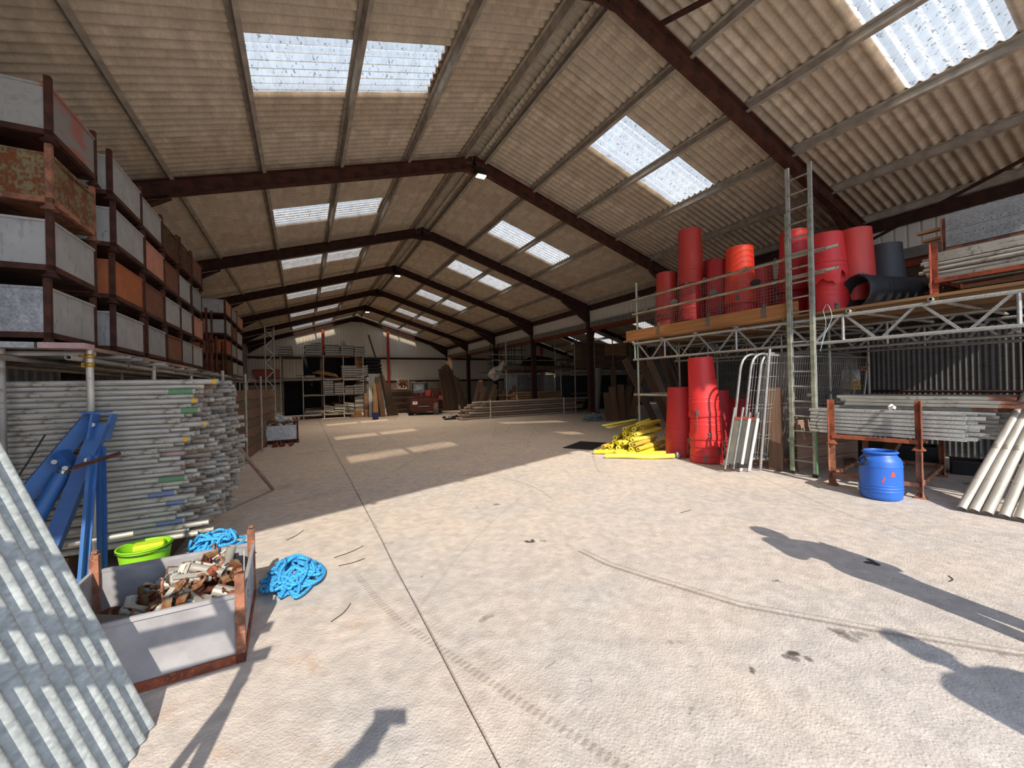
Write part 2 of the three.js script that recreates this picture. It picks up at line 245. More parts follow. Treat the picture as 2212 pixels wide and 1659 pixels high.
// one roof sheet is 7 corrugations wide; the joints lap over the purlins
const PITCH = 1.03 / 7, prof7 = cusp(7, PITCH, 0.033, 8), profSky = cusp(7, PITCH, 0.03, 8);
const purX = [0.29, 1.59, 2.92, 4.24, 5.57, 6.82];
{
  const ceil = struct('ceiling');
  const skyL = sheet(cusp(7, PITCH, 0.03, 8, -1), (4.3 - 1.56) / CA, 0), geosL = [[0.16, 1.7], [1.56, 4.36], [4.2, 7.0]].map(([a, b]) => sheet(cusp(7, PITCH, 0.033, 8, -1), (b - a) / CA, 0.007)), rows = [[0.16, 1.7], [1.56, 4.36], [4.2, 7.0]], geos = rows.map(([a, b]) => sheet(prof7, (b - a) / CA, 0.007)), skyG = sheet(profSky, (4.3 - 1.56) / CA, 0);
  const skyI = new Set([-4, 0, 5, 9, 14, 19, 24]);
  for (const s of [-1, 1]) for (let i = -7; i < 26; i++) for (let r = 0; r < 3; r++) {
    const sky = r === 1 && skyI.has(i), [a, b] = rows[r], zz = 5.56 + 1.03 * i, m = part(ceil, sky ? 'skylight_pane' : 'roof_sheet', sky ? (s < 0 ? skyL : skyG) : (s < 0 ? geosL : geos)[r], sky ? MT.grp : (i * 3 + r) % 4 ? MT.asb : MT.asb2);
    const yd = V(-s * CA, SA, 0), xd = V(0, 0, -1), zd = new THREE.Vector3().crossVectors(xd, yd);
    m.matrixAutoUpdate = true; m.quaternion.setFromRotationMatrix(new THREE.Matrix4().makeBasis(xd, yd, zd));
    const lap = (r === 0 ? 0.03 : r === 1 ? 0.014 : 0) + (i & 1 ? 0.004 : 0);
    m.position.set(XR + s * b, HR - SL * b + lap, -zz);
  }
  // barrel ridge capping, one piece per sheet
  const capG = (() => {
    const P = [], N = 14, L = 42, hw = 0.36, at = (i, j) => { const t = (i / N) * 2 - 1, z = (j / L) * 1.05; const w = 0.02 * Math.cos((z / PITCH) * 2 * PI) + (j > L - 3 ? 0.012 : 0); const e = 0.14 * Math.cos(t * 1.35) - 0.02; return V(t * hw, e - 0.07 + w, -z); };
    const idx = [], uv = [];
    for (let j = 0; j <= L; j++) for (let i = 0; i <= N; i++) { const p = at(i, j); P.push(p.x, p.y, p.z); uv.push(p.x, p.z); }
    for (let j = 0; j < L; j++) for (let i = 0; i < N; i++) { const a = j * (N + 1) + i; idx.push(a, a + 1, a + N + 1, a + 1, a + N + 2, a + N + 1); }
    const g = new THREE.BufferGeometry(); g.setAttribute('position', new THREE.Float32BufferAttribute(P, 3)); g.setAttribute('uv', new THREE.Float32BufferAttribute(uv, 2)); g.setIndex(idx); g.computeVertexNormals(); return g;
  })();
  for (let i = -7; i < 26; i++) { const m = part(ceil, 'ridge_cap', capG, MT.cap); m.position.set(XR, HR + 0.02, -(5.56 + 1.03 * i)); }
  // purlins: Z sections, one length per bay
  const zsec = (L) => { const t = 0.012; return [B(L, 0.13, t, L / 2, 0, 0), B(L, t, 0.06, L / 2, 0.065, -0.025), B(L, t, 0.06, L / 2, -0.065, 0.025), B(L, 0.025, t, L / 2, -0.055, 0.05)]; };
  const cuts = [Z0, ...Array.from({ length: 7 }, (_, k) => FR + BAY * (k + 1))];
  for (let k = 0; k < 7; k++) {
    const a = cuts[k], L = cuts[k + 1] - a - 0.02, g = merge(zsec(L));
    for (const s of [-1, 1]) for (const px of purX) {
      const m = part(ceil, 'purlin', g, MT.purlin), xd = V(0, 0, -1), yd = V(s * SA, CA, 0), zd = new THREE.Vector3().crossVectors(xd, yd);
      m.quaternion.setFromRotationMatrix(new THREE.Matrix4().makeBasis(xd, yd, zd)); m.position.set(XR + s * px - s * 0.09 * SA, HR - SL * px - 0.028 - 0.068, -a - 0.01);
    }
  }
  // wind braces under the right slope
  part(ceil, 'wind_brace', bar(V(10.35, 4.25, -3.95), V(8.55, 4.98, 0.4), 0.09, 0.02), MT.beamdark);
  part(ceil, 'wind_brace', bar(V(4.5, 6.45, -3.9), V(6.1, 5.97, 0.5), 0.09, 0.02), MT.beamdark);
}
function ibeam(L, h, b, t) { return [B(L, t, b, L / 2, -t / 2, 0), B(L, t, b, L / 2, -h + t / 2, 0), B(L, h - 2 * t, t * 0.8, L / 2, -h / 2, 0)]; }
for (let k = 0; k < 8; k++) {
  const z = FR + BAY * k, f = struct('portal_frame'); f.position.set(0, 0, -z);
  const top = HR - 0.162, L = (XC - XR) / CA;
  for (const s of [-1, 1]) {
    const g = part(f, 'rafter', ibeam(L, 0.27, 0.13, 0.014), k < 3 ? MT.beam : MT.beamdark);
    const xd = V(s * CA, -SA, 0), yd = V(s * SA, CA, 0), zd = new THREE.Vector3().crossVectors(xd, yd);
    g.quaternion.setFromRotationMatrix(new THREE.Matrix4().makeBasis(xd, yd, zd)); g.position.set(XR, top, 0);
    // knee haunch: triangular web with a sloping flange
    const xe = XR + s * (XC - XR - 0.12), ye = roofY(xe) - 0.2 - 0.28, hx = 1.25;
    const hs = [[xe, ye], [xe - s * hx, ye + SL * hx], [xe, ye - 0.42]];
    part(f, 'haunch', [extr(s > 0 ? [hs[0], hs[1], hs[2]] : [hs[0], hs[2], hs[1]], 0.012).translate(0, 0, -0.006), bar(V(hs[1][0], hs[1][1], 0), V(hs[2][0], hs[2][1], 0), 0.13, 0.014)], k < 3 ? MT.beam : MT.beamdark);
    if (k < 7 || s > 0) {
      const cx = s > 0 ? XC : XL + 0.1, hgt = roofY(cx) - 0.2, c = part(f, 'column', ibeam(hgt, 0.25, 0.14, 0.014), MT.beamdark);
      c.quaternion.setFromRotationMatrix(new THREE.Matrix4().makeBasis(V(0, 1, 0), V(1, 0, 0), V(0, 0, -1))); c.position.set(cx + 0.125, 0, 0);
      if (s > 0) part(f, 'column_casing', [B(0.28, 0.42, 0.2, cx, 0.21, 0)], MT.drust);
    }
    if (k < 4) for (const [bx, by] of [[0.05, -0.05], [0.05, -0.12], [0.05, -0.2], [0.12, -0.16], [0.19, -0.18]]) part(f, 'bolt', pipe(V(XR + s * bx, top + by, 0.012), V(XR + s * bx, top + by, 0.026), 0.011, 6), MT.chrome);
  }
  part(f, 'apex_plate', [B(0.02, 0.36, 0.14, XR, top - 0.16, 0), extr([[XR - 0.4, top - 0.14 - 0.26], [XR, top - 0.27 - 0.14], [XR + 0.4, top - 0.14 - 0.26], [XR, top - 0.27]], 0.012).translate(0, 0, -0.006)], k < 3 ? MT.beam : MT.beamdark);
  // side hall rafters with a curved knee on the shared column
  if (k) {
    const l2 = (X2 - XC) / CA, r2 = (XE - X2) / CA, t2 = H2 - 0.2;
    for (const [s, LL] of [[-1, l2], [1, r2]]) { const g = part(f, 'side_rafter', ibeam(LL, 0.25, 0.12, 0.014), MT.beamdark), xd = V(s * CA, -SA, 0), yd = V(s * SA, CA, 0); g.quaternion.setFromRotationMatrix(new THREE.Matrix4().makeBasis(xd, yd, new THREE.Vector3().crossVectors(xd, yd))); g.position.set(X2, t2, 0); }
    const kp = [[XC + 0.12, roofY2(XC + 0.12) - 0.44]]; for (let i = 0; i <= 6; i++) { const t = i / 6; kp.push([XC + 0.12 + 1.5 * t * t, mix(3.0, roofY2(XC + 1.62) - 0.46, t * (1.25 - 0.25 * t))]); }
    part(f, 'side_haunch', extr(kp.reverse(), 0.1).translate(0, 0, -0.05), MT.beamdark);
  }
}
// side hall roof, lower, beyond the row of columns
{
  const ceil = struct('ceiling_side'), p14 = wave(14, PITCH, 0.024, 4);
  const gl = sheet(p14, (X2 - XC + 0.1) / CA, 0.007), gr = sheet(p14, (XE - X2 + 0.15) / CA, 0.007), gr1 = sheet(p14, (19.3 - X2) / CA, 0.007), gr2 = sheet(p14, (XE + 0.15 - 22.1) / CA, 0.007), gs = sheet(profSky, 2.8 / CA, 0), gh = sheet(prof7, 2.8 / CA, 0.007);
  const put = (n, g, mat, s, b, z) => { const m = part(ceil, n, g, mat), yd = V(-s * CA, SA, 0), xd = V(0, 0, -1); m.quaternion.setFromRotationMatrix(new THREE.Matrix4().makeBasis(xd, yd, new THREE.Vector3().crossVectors(xd, yd))); m.position.set(X2 + s * b, H2 - SL * b, -z); };
  for (let i = 0; i < 17; i++) {
    const z = Z0 - 0.2 + 2.06 * i; put('roof_sheet', gl, MT.asb2, -1, X2 - XC + 0.1, z);
    if ([3, 5, 7, 9, 10, 12, 14].includes(i)) { put('roof_sheet', gr1, MT.asb2, 1, 19.3 - X2, z); put('roof_sheet', gr2, MT.asb2, 1, XE + 0.15 - X2, z); put('skylight_pane', gs, MT.grp, 1, 22.1 - X2, z + (i === 12 ? 1.03 : 0)); put('roof_sheet', gh, MT.asb2, 1, 22.1 - X2, z + (i === 12 ? 0 : 1.03)); } else put('roof_sheet', gr, MT.asb2, 1, XE + 0.15 - X2, z);
  }
  const pg = (L) => [B(L, 0.16, 0.02, L / 2, 0, 0), B(L, 0.02, 0.07, L / 2, -0.08, 0.03)];
  for (let k = 0; k < 7; k++) { const a = k ? FR + BAY * k : Z0, L = FR + BAY * (k + 1) - a - 0.02, g = merge(pg(L)); for (const px of [-3.9, -2.6, -1.3, -0.3, 0.3, 1.6, 3.4, 4.9, 6.4]) { const m = part(ceil, 'purlin', g, MT.purlin); m.rotation.y = PI / 2; m.position.set(X2 + px, roofY2(X2 + px) - 0.12, -a); } }
}
// walls
{
  const wb = struct('wall_back'), pr = ribs(5, 0.2, 0.03, 0.05);
  for (let i = 0; i < 27; i++) {
    const x0 = XL - 0.1 + i, top = (x) => { const X = x0 + x; return (X < XC ? roofY(X) : roofY2(X)) - 0.03 - 1.9; };
    const m = part(wb, 'cladding_sheet', sheet(pr, 1, 0, false, top), MT.wall); m.position.set(x0, 1.9, -ZB);
  }
  for (const [x0, x1] of [[XL, XC], [XC, XE]]) { for (const y of [1.95, 3.72]) part(wb, 'sheeting_rail', B(x1 - x0, 0.14, 0.09, (x0 + x1) / 2, y, -ZB + 0.09), MT.beamdark); }
  for (let r = 0; r < 9; r++) for (let i = 0; i < 60; i++) { const X = XL + 0.1 + i * 0.45 + (r % 2) * 0.22; if (X < 23.5 && (X > 3.5 && X < 14)) part(wb, 'block', blockG(), MT.block).position.set(X, 0.105 + r * 0.215, -ZB + 0.02); }
  part(wb, 'blockwork_core', B(XE - XL, 1.95, 0.12, (XE + XL) / 2, 0.975, -ZB - 0.06), MT.block);
  for (const x of [1.34, 5.83, 19.55]) part(wb, 'gable_post', B(0.16, (x < XC ? roofY(x) : roofY2(x)) - 0.5, 0.16, x, ((x < XC ? roofY(x) : roofY2(x)) - 0.5) / 2, -ZB + 0.2), MT.redpost);
  const wl = struct('wall_left'), pl = ribs(5, 0.2, 0.03, 0.05), gl = sheet(pl, roofY(XL) - 0.02, 0.004, false);
  for (let i = 0; i < 34; i++) { const m = part(wl, 'cladding_sheet', gl, MT.wallgrey); m.rotation.y = PI / 2; m.position.set(XL - 0.05, 0, -(Z0 + i * 1.0)); }
  const ws = struct('wall_side'), gsd = sheet(pl, roofY2(XE) - 0.02, 0.004, false);
  for (let i = 0; i < 34; i++) { const m = part(ws, 'cladding_sheet', gsd, MT.wallgrey); m.rotation.y = PI / 2; m.position.set(XE, 0, -(Z0 + i * 1.0)); }
  const wf = struct('wall_front'); for (let i = 0; i < 13; i++) { const x0 = XC + 0.03 + i, m = part(wf, 'cladding_sheet', sheet(pl, 1, 0.004, false, (x) => roofY2(x0 + x) - 0.03), MT.wallgrey); m.position.set(x0, 0, -Z0); }
  // cladding strip between the eaves, with the valley beam under it
  const wr = struct('wall_right'), gr = sheet(ribs(7, BAY / 7 - 0.035, 0.035, 0.05), 0.72, 0.004, false), grf = sheet(ribs(22, 0.2, 0.035, 0.05), 0.72, 0.004, false);
  for (let k = 0; k < 7; k++) {
    const z = FR + BAY * k + 0.14, m = part(wr, 'cladding_sheet', grf, MT.wall); m.rotation.y = PI / 2; m.position.set(XC, 3.93, -z);
    part(wr, 'eaves_beam', B(0.1, 0.2, BAY - 0.28, XC - 0.05, 4.55, -(z + (BAY - 0.28) / 2)), MT.beamdark);
    part(wr, 'valley_gutter', B(0.16, 0.2, BAY - 0.28, XC - 0.02, 3.87, -(z + (BAY - 0.28) / 2)), MT.gutter);
    part(wr, 'valley_beam', ibeamZ(BAY - 0.28, 0.16, 0.13).map((g) => g.translate(XC, 3.7, -z)), MT.redox);
  }
  // galvanised corrugated lower wall behind the platform
  const wc = struct('wall_lower'), gc = sheet(wave(12, 0.0762, 0.009, 6), 2.32, 0.002);
  for (let i = 0; i < 6; i++) { const m = part(wc, 'corrugated_sheet', gc, MT.wallgalv); m.rotation.y = PI / 2; m.position.set(XC - 0.12, 0.02, -(Z0 + i * 0.915)); }
  part(wc, 'guard_rail', pipe(V(XC - 0.2, 1.2, -3.95), V(XC - 0.2, 1.2, 1.5), 0.024, 8), MT.beamdark);
  for (const z of [3.9, 1.9, 0]) part(wc, 'guard_rail_post', pipe(V(XC - 0.2, 0, -z), V(XC - 0.2, 2.3, -z), 0.024, 8), MT.beamdark);
}
function blockG() { return (blockG.g ??= new RoundedBoxGeometry(0.44, 0.205, 0.1, 1, 0.008)); }
function ibeamZ(L, h, b) { return [B(b, 0.012, L, 0, h / 2, -L / 2), B(b, 0.012, L, 0, -h / 2, -L / 2), B(0.01, h, L, 0, 0, -L / 2)]; }
// floodlights at the apex of every other frame
for (const [k, name] of [[2, 'lit floodlight under the ridge at the second frame from the open end'], [4, 'lit floodlight under the ridge at the fourth frame'], [6, 'small lit floodlight under the ridge at the sixth frame']]) {
  const z = FR + BAY * k - 0.12, y = HR - 0.62, t = thing('floodlight', name, 'lamp', XR + 0.1, y, z, 0, 'ridge floodlights');
  part(t, 'bracket', [B(0.24, 0.02, 0.03, 0, 0.1, 0), B(0.02, 0.1, 0.03, -0.12, 0.05, 0), B(0.02, 0.1, 0.03, 0.12, 0.05, 0), pipe(V(0, 0.1, 0), V(0, 0.17, 0), 0.015, 8)], MT.dark);
  part(t, 'housing', RB(0.22, 0.05, 0.16, 0.008, 0, 0.02, 0), MT.dark);
  part(t, 'light_panel', RB(0.2, 0.025, 0.14, 0.004, 0, -0.018, 0), new THREE.MeshStandardMaterial({ color: '#fff4dc', emissive: '#fff0d0', emissiveIntensity: 14 }));
  const l = new THREE.SpotLight('#ffe6c8', k === 2 ? 34 : 75, 22, 1.1, 0.6, 2); l.position.set(XR + 0.1, y - 0.06, -z); l.target.position.set(XR + 0.1, 0, -z); l.castShadow = true; l.shadow.radius = 4; scene.add(l, l.target);
}

const n3 = scene.children.length, floorBased = new Set();
// ---------- left: scaffold rack with the stacked metal boxes ----------
// clamp ring with a lug and a bolt, ring axis along local x
function clampG(R = 0.03) {
  const g = new THREE.TorusGeometry(R, 0.006, 5, 14).rotateY(PI / 2).scale(3.6, 1, 1);
  return [g, B(0.04, 0.03, 0.014, 0, R + 0.012, 0), pipe(V(0, R + 0.012, -0.02), V(0, R + 0.012, 0.03), 0.006, 6)];
}
const clampGeo = merge(clampG());
const clampAt = (x, y, z, ax) => { const g = clampGeo.clone(); if (ax === 'y') g.rotateZ(PI / 2); if (ax === 'z') g.rotateY(PI / 2); return g.translate(x, y, z); };
{
  const t = thing('scaffold_rack', 'long rack of scaffold tubes carrying the stacked metal boxes', 'rack', 0, 0, 0);
  const posts = [[-1.77, 5.18], [-2.31, 5.12], [-1.86, 7.35], [-1.9, 9.7], [-1.93, 12.1], [-1.95, 14.5], [-1.97, 17], [-2.0, 19.5], [-2.9, 5.2], [-2.9, 9.7], [-2.9, 14.5], [-2.9, 19.5]];
  for (const [x, z] of posts) part(t, 'post', pipe(V(x, -0.246, -z), V(x, 1.98, -z), 0.0275, 14, 0.023), MT.tube[x < -2.1 && z < 6 ? 4 : 2]);
  part(t, 'ledger', pipe(V(-1.83, 1.845, -4.95), V(-2.05, 1.845, -20), 0.0242, 10, 0.02), MT.tube[0]);
  part(t, 'ledger', pipe(V(-2.26, 1.845, -4.95), V(-2.5, 1.845, -20), 0.0242, 10, 0.02), MT.tube[1]);
  part(t, 'ledger', pipe(V(-2.9, 1.845, -4.95), V(-2.95, 1.845, -20), 0.0242, 10), MT.tube[1]);
  for (let i = 0; i < 34; i++) { const z = 5.22 + i * 0.44 + rr(-0.06, 0.06); part(t, 'transom', pipe(V(-3.05, 1.897 - (i % 3 ? 0 : 0.004), -z), V(-1.62 - z * 0.012 + (i ? rr(-0.06, 0.1) : -0.06), 1.897, -z), 0.0242, 10, 0.02), pick(MT.tube)); }
  for (let i = 0; i < 14; i++) { const z = 5.3 + i * 1.06; for (let b = 0; b < 1; b++) part(t, 'coupler', clampAt(-1.83 - i * 0.016, 1.845, -z, 'z'), MT.wire); }
  for (const q of [[-1.77, 1.87, -5.18], [-1.77, 1.79, -5.18], [-2.31, 1.86, -5.12]]) part(t, 'coupler', clampAt(...q, 'y'), MT.brass);
  for (let i = 0; i < 5; i++) for (let j = 0; j < 4; j++) part(t, 'deck_board', B(3.85, 0.036, 0.222, 0, 0, 0).rotateY(PI / 2 + rr(-0.003, 0.003)).translate(-1.86 - j * 0.016 - i * 0.235, 1.942, -5.25 - 1.93 - j * 3.9), MT.wood[[5, 3, 2, 5][(i + j) % 4]]);
  for (const [x0, x1, m] of [[-2.34, -2.06, MT.alu], [-2.04, -1.74, MT.ptape], [-2.9, -2.36, MT.ptape]]) {
    part(t, 'perforated_plank', [B(x1 - x0, 0.05, 0.2, (x0 + x1) / 2, 1.955, -5.1), ...Array.from({ length: Math.floor((x1 - x0) / 0.03) }, (_, i) => B(0.014, 0.008, 0.006, x0 + 0.02 + i * 0.03, 1.962 + (i % 2 ? 0.01 : -0.008), -4.999))], m);
  }
}
// steel stillage: posts with flared feet, panels with a folded rim, base frame
function stillage(w, d, h, ph, mats, name, label, x, y, z, group, ry = 0) {
  const t = thing(name, label, 'box', x, y, z, ry, group), q = 0.045;
  for (const sx of [-1, 1]) for (const sz of [-1, 1]) {
    const px = sx * (w / 2 - q / 2), pz = sz * (d / 2 - q / 2), p = part(t, 'post', [B(q, h - 0.02, q, px, (h - 0.02) / 2 + (mats.low ? 0 : 0.02), pz), B(q * 0.6, 0.012, q * 0.6, px, h, pz)], mats.post);
    if (!mats.low) part(t, 'foot', new THREE.CylinderGeometry(0.03, 0.068, 0.045, 4, 1).rotateY(PI / 4).translate(px, 0.024, pz), mats.post);
  }
  const by = mats.low ? 0.027 : 0.085, pb = by + 0.025;
  part(t, 'base_frame', [B(w, 0.05, 0.04, 0, by, d / 2 - 0.02), B(w, 0.05, 0.04, 0, by, -d / 2 + 0.02), B(0.04, 0.05, d - 0.08, w / 2 - 0.02, by, 0), B(0.04, 0.05, d - 0.08, -w / 2 + 0.02, by, 0)], mats.frame ?? mats.post);
  part(t, 'floor_plate', B(w - 0.08, 0.006, d - 0.08, 0, by + 0.01, 0), mats.post);
  const pan = (L, bend) => { const g = new THREE.BoxGeometry(L, ph, 0.004, 10, 4, 1), p = g.attributes.position, uv = g.attributes.uv, ox = rr(0, 5); for (let i = 0; i < p.count; i++) { const X = p.getX(i), Y = p.getY(i), e = (1 - (2 * X / L) ** 2); p.setZ(i, p.getZ(i) + bend * e * (0.5 + Y / ph)); if (Y > ph * 0.3) p.setY(i, Y - Math.abs(bend) * 0.9 * e); uv.setXY(i, X + ox, Y); } g.computeVertexNormals(); return g; };
  const bd = mats.bend ?? 0.006;
  for (const s of [-1, 1]) {
    const b1 = rr(-bd, bd), b2 = rr(-bd, bd);
    part(t, 'panel', [pan(w - 2 * q, b1).translate(0, pb + ph / 2, s * (d / 2 - 0.012)), B(w - 2 * q, 0.022, 0.02, 0, pb + ph - 0.008 - Math.abs(b1) * 0.5, s * (d / 2 - 0.008))], s > 0 ? mats.front ?? mats.panel : mats.panel);
    part(t, 'panel', [pan(d - 2 * q, b2).rotateY(PI / 2).translate(s * (w / 2 - 0.012), pb + ph / 2, 0), B(0.02, 0.022, d - 2 * q, s * (w / 2 - 0.008), pb + ph - 0.008 - Math.abs(b2) * 0.5, 0)], s > 0 ? mats.side ?? mats.panel : mats.panel);
  }
  return t;
}
const spray = (() => { const c = document.createElement('canvas'); c.width = c.height = 256; const x = c.getContext('2d'); x.fillStyle = '#b3b2ae'; x.fillRect(0, 0, 256, 256); for (let i = 0; i < 900; i++) { x.fillStyle = `rgba(110,100,90,${rr(0.02, 0.1)})`; x.fillRect(rr(0, 256), rr(0, 256), rr(2, 12), rr(2, 12)); } x.strokeStyle = 'rgba(214,92,84,0.75)'; x.lineWidth = 9; x.lineCap = 'round'; x.shadowColor = 'rgba(214,92,84,0.9)'; x.shadowBlur = 10; x.beginPath(); x.moveTo(196, 70); x.lineTo(206, 196); x.stroke(); x.beginPath(); x.moveTo(192, 62); x.bezierCurveTo(250, 70, 262, 170, 208, 198); x.stroke(); const t = new THREE.CanvasTexture(c); t.colorSpace = THREE.SRGBColorSpace; t.wrapS = t.wrapT = THREE.RepeatWrapping; return t; })();
const stainSide = tex(256, (u, v) => mix3([0.66, 0.65, 0.63], [0.78, 0.5, 0.46], step(0.38, 0.72, fbm(u, v, 3, 9, 4, 131))), true, 0.9);
MT.sideS = M('#c9c6c2', { map: stainSide, roughness: 0.75 });
MT.sprayM = M('#dedcd8', { map: spray, roughness: 0.7 });
{
  const G = { panel: MT.panel, post: MT.beam }, lv = ['lowest', 'second', 'third', 'topmost'];
  const cols = [
    { z: 5.5, d: 0.9, x: -2.39, n: 'the nearest stack', c: [{ ...G, front: MT.shiny, d: 'dented shiny front' }, { ...G, d: 'plain grey galvanised sides' }, { panel: MT.flake, post: MT.rust, bend: 0.03, d: 'flaking cream and rust sides' }, { ...G, front: MT.sprayM, side: MT.sideS, d: 'a pink sprayed letter' }] },
    { z: 6.77, d: 1.0, x: -2.35, n: 'the second stack', c: [{ ...G, d: 'grey sides' }, { panel: MT.orangep, post: MT.beam, bend: 0.02, d: 'orange rusted sides' }, { ...G, d: 'grey sides above an orange rusted box' }, { ...G, d: 'grey sides and a bent rim' }] },
    { z: 7.82, d: 0.95, x: -2.37, n: 'the third stack', c: [{ ...G, panel: MT.panel2, d: 'dull grey sides' }, { panel: MT.brownp, post: MT.beam, d: 'brown rusted sides' }, { panel: MT.pinkp, post: MT.beam, bend: 0.02, d: 'pink rusted sides' }, { ...G, d: 'pale grey sides' }] },
    { z: 8.8, d: 0.93, x: -2.38, n: 'the fourth stack', c: [{ panel: MT.brownp, post: MT.beamdark, bend: 0.02, d: 'dark brown rusted sides' }, { ...G, d: 'grey sides' }, { panel: MT.brownp, post: MT.beam, d: 'red brown sides' }, { panel: MT.olive, post: MT.drust, bend: 0.04, d: 'olive rusted sides and a sagging rim' }] },
    { z: 9.74, d: 0.88, x: -2.39, n: 'the fifth stack', c: [{ ...G, panel: MT.panel2, d: 'grey sides' }, { ...G, d: 'clean grey sides' }, { ...G, d: 'grey sides under a rusty box' }, { panel: MT.olive, post: MT.drust, bend: 0.03, d: 'rusty olive sides' }] },
    { z: 10.7, d: 0.95, x: -2.4, n: 'the sixth stack', c: [{ ...G, d: 'grey sides' }, { panel: MT.pinkp, post: MT.beam, d: 'pinkish sides' }, { ...G, panel: MT.panel2, d: 'grey sides under a brown box' }, { panel: MT.brownp, post: MT.beamdark, bend: 0.03, d: 'brown rusted sides' }] },
    { z: 15.3, d: 1.1, x: -2.45, n: 'the first stack past the gap', c: [{ ...G, panel: MT.olive, post: MT.drust, d: 'brown sides' }, { panel: MT.orangep, post: MT.drust, d: 'orange rusted sides' }, { ...G, d: 'grey front' }, { ...G, side: MT.pinkp, d: 'grey front and pink side' }] },
    { z: 16.6, d: 1.2, x: -2.47, n: 'the second stack past the gap', c: [{ ...G, d: 'grey sides' }, { ...G, panel: MT.panel2, d: 'grey sides under a brown box' }, { panel: MT.brownp, post: MT.drust, d: 'brown sides' }, { ...G, panel: MT.panel2, d: 'dull grey sides' }] },
    { z: 18.2, d: 1.6, x: -2.5, n: 'the last stack on the rack', c: [{ ...G, panel: MT.panel2, d: 'dull sides' }, { ...G, d: 'grey sides' }, { ...G, d: 'pale grey sides' }, { panel: MT.pinkp, post: MT.beam, d: 'pink sides' }] },
  ];
  for (const c of cols) c.c.forEach((m, i) => stillage(0.88, c.d, 0.592, 0.4, m, 'stillage_box', `box with ${m.d}, ${lv[i]} in ${c.n}`, c.x + rr(-0.02, 0.02), 1.962 + i * 0.603, c.z, 'stillage boxes stacked on the rack', rr(-0.012, 0.012)));
  // loose rusty stillage posts standing in the gap between the stacks
  [[-2.02, 11.9, 2, 'leftmost'], [-1.98, 12.3, 2, 'second'], [-2.12, 12.9, 1, 'third'], [-2.02, 13.1, 1, 'fourth'], [-2.0, 13.9, 1, 'fifth']].forEach(([x, z, n, w], k) => {
    for (let i = 0; i < n; i++) {
      const t = thing('stillage_post', `rusty ${i ? 'upper' : 'lower'} stillage post with flared foot, ${w} of those in the gap between box stacks`, 'post', x, 1.962 + i * 0.78, z, 0.2 * k, 'loose stillage posts');
      part(t, 'shaft', B(0.05, n > 1 ? 0.76 : 1.15 - k * 0.05, 0.05, 0, (n > 1 ? 0.76 : 1.15 - k * 0.05) / 2 + 0.02, 0), MT.drust); part(t, 'foot', new THREE.CylinderGeometry(0.03, 0.09, 0.06, 4).rotateY(PI / 4).translate(0, 0.03, 0), MT.beam);
    }
  });
}
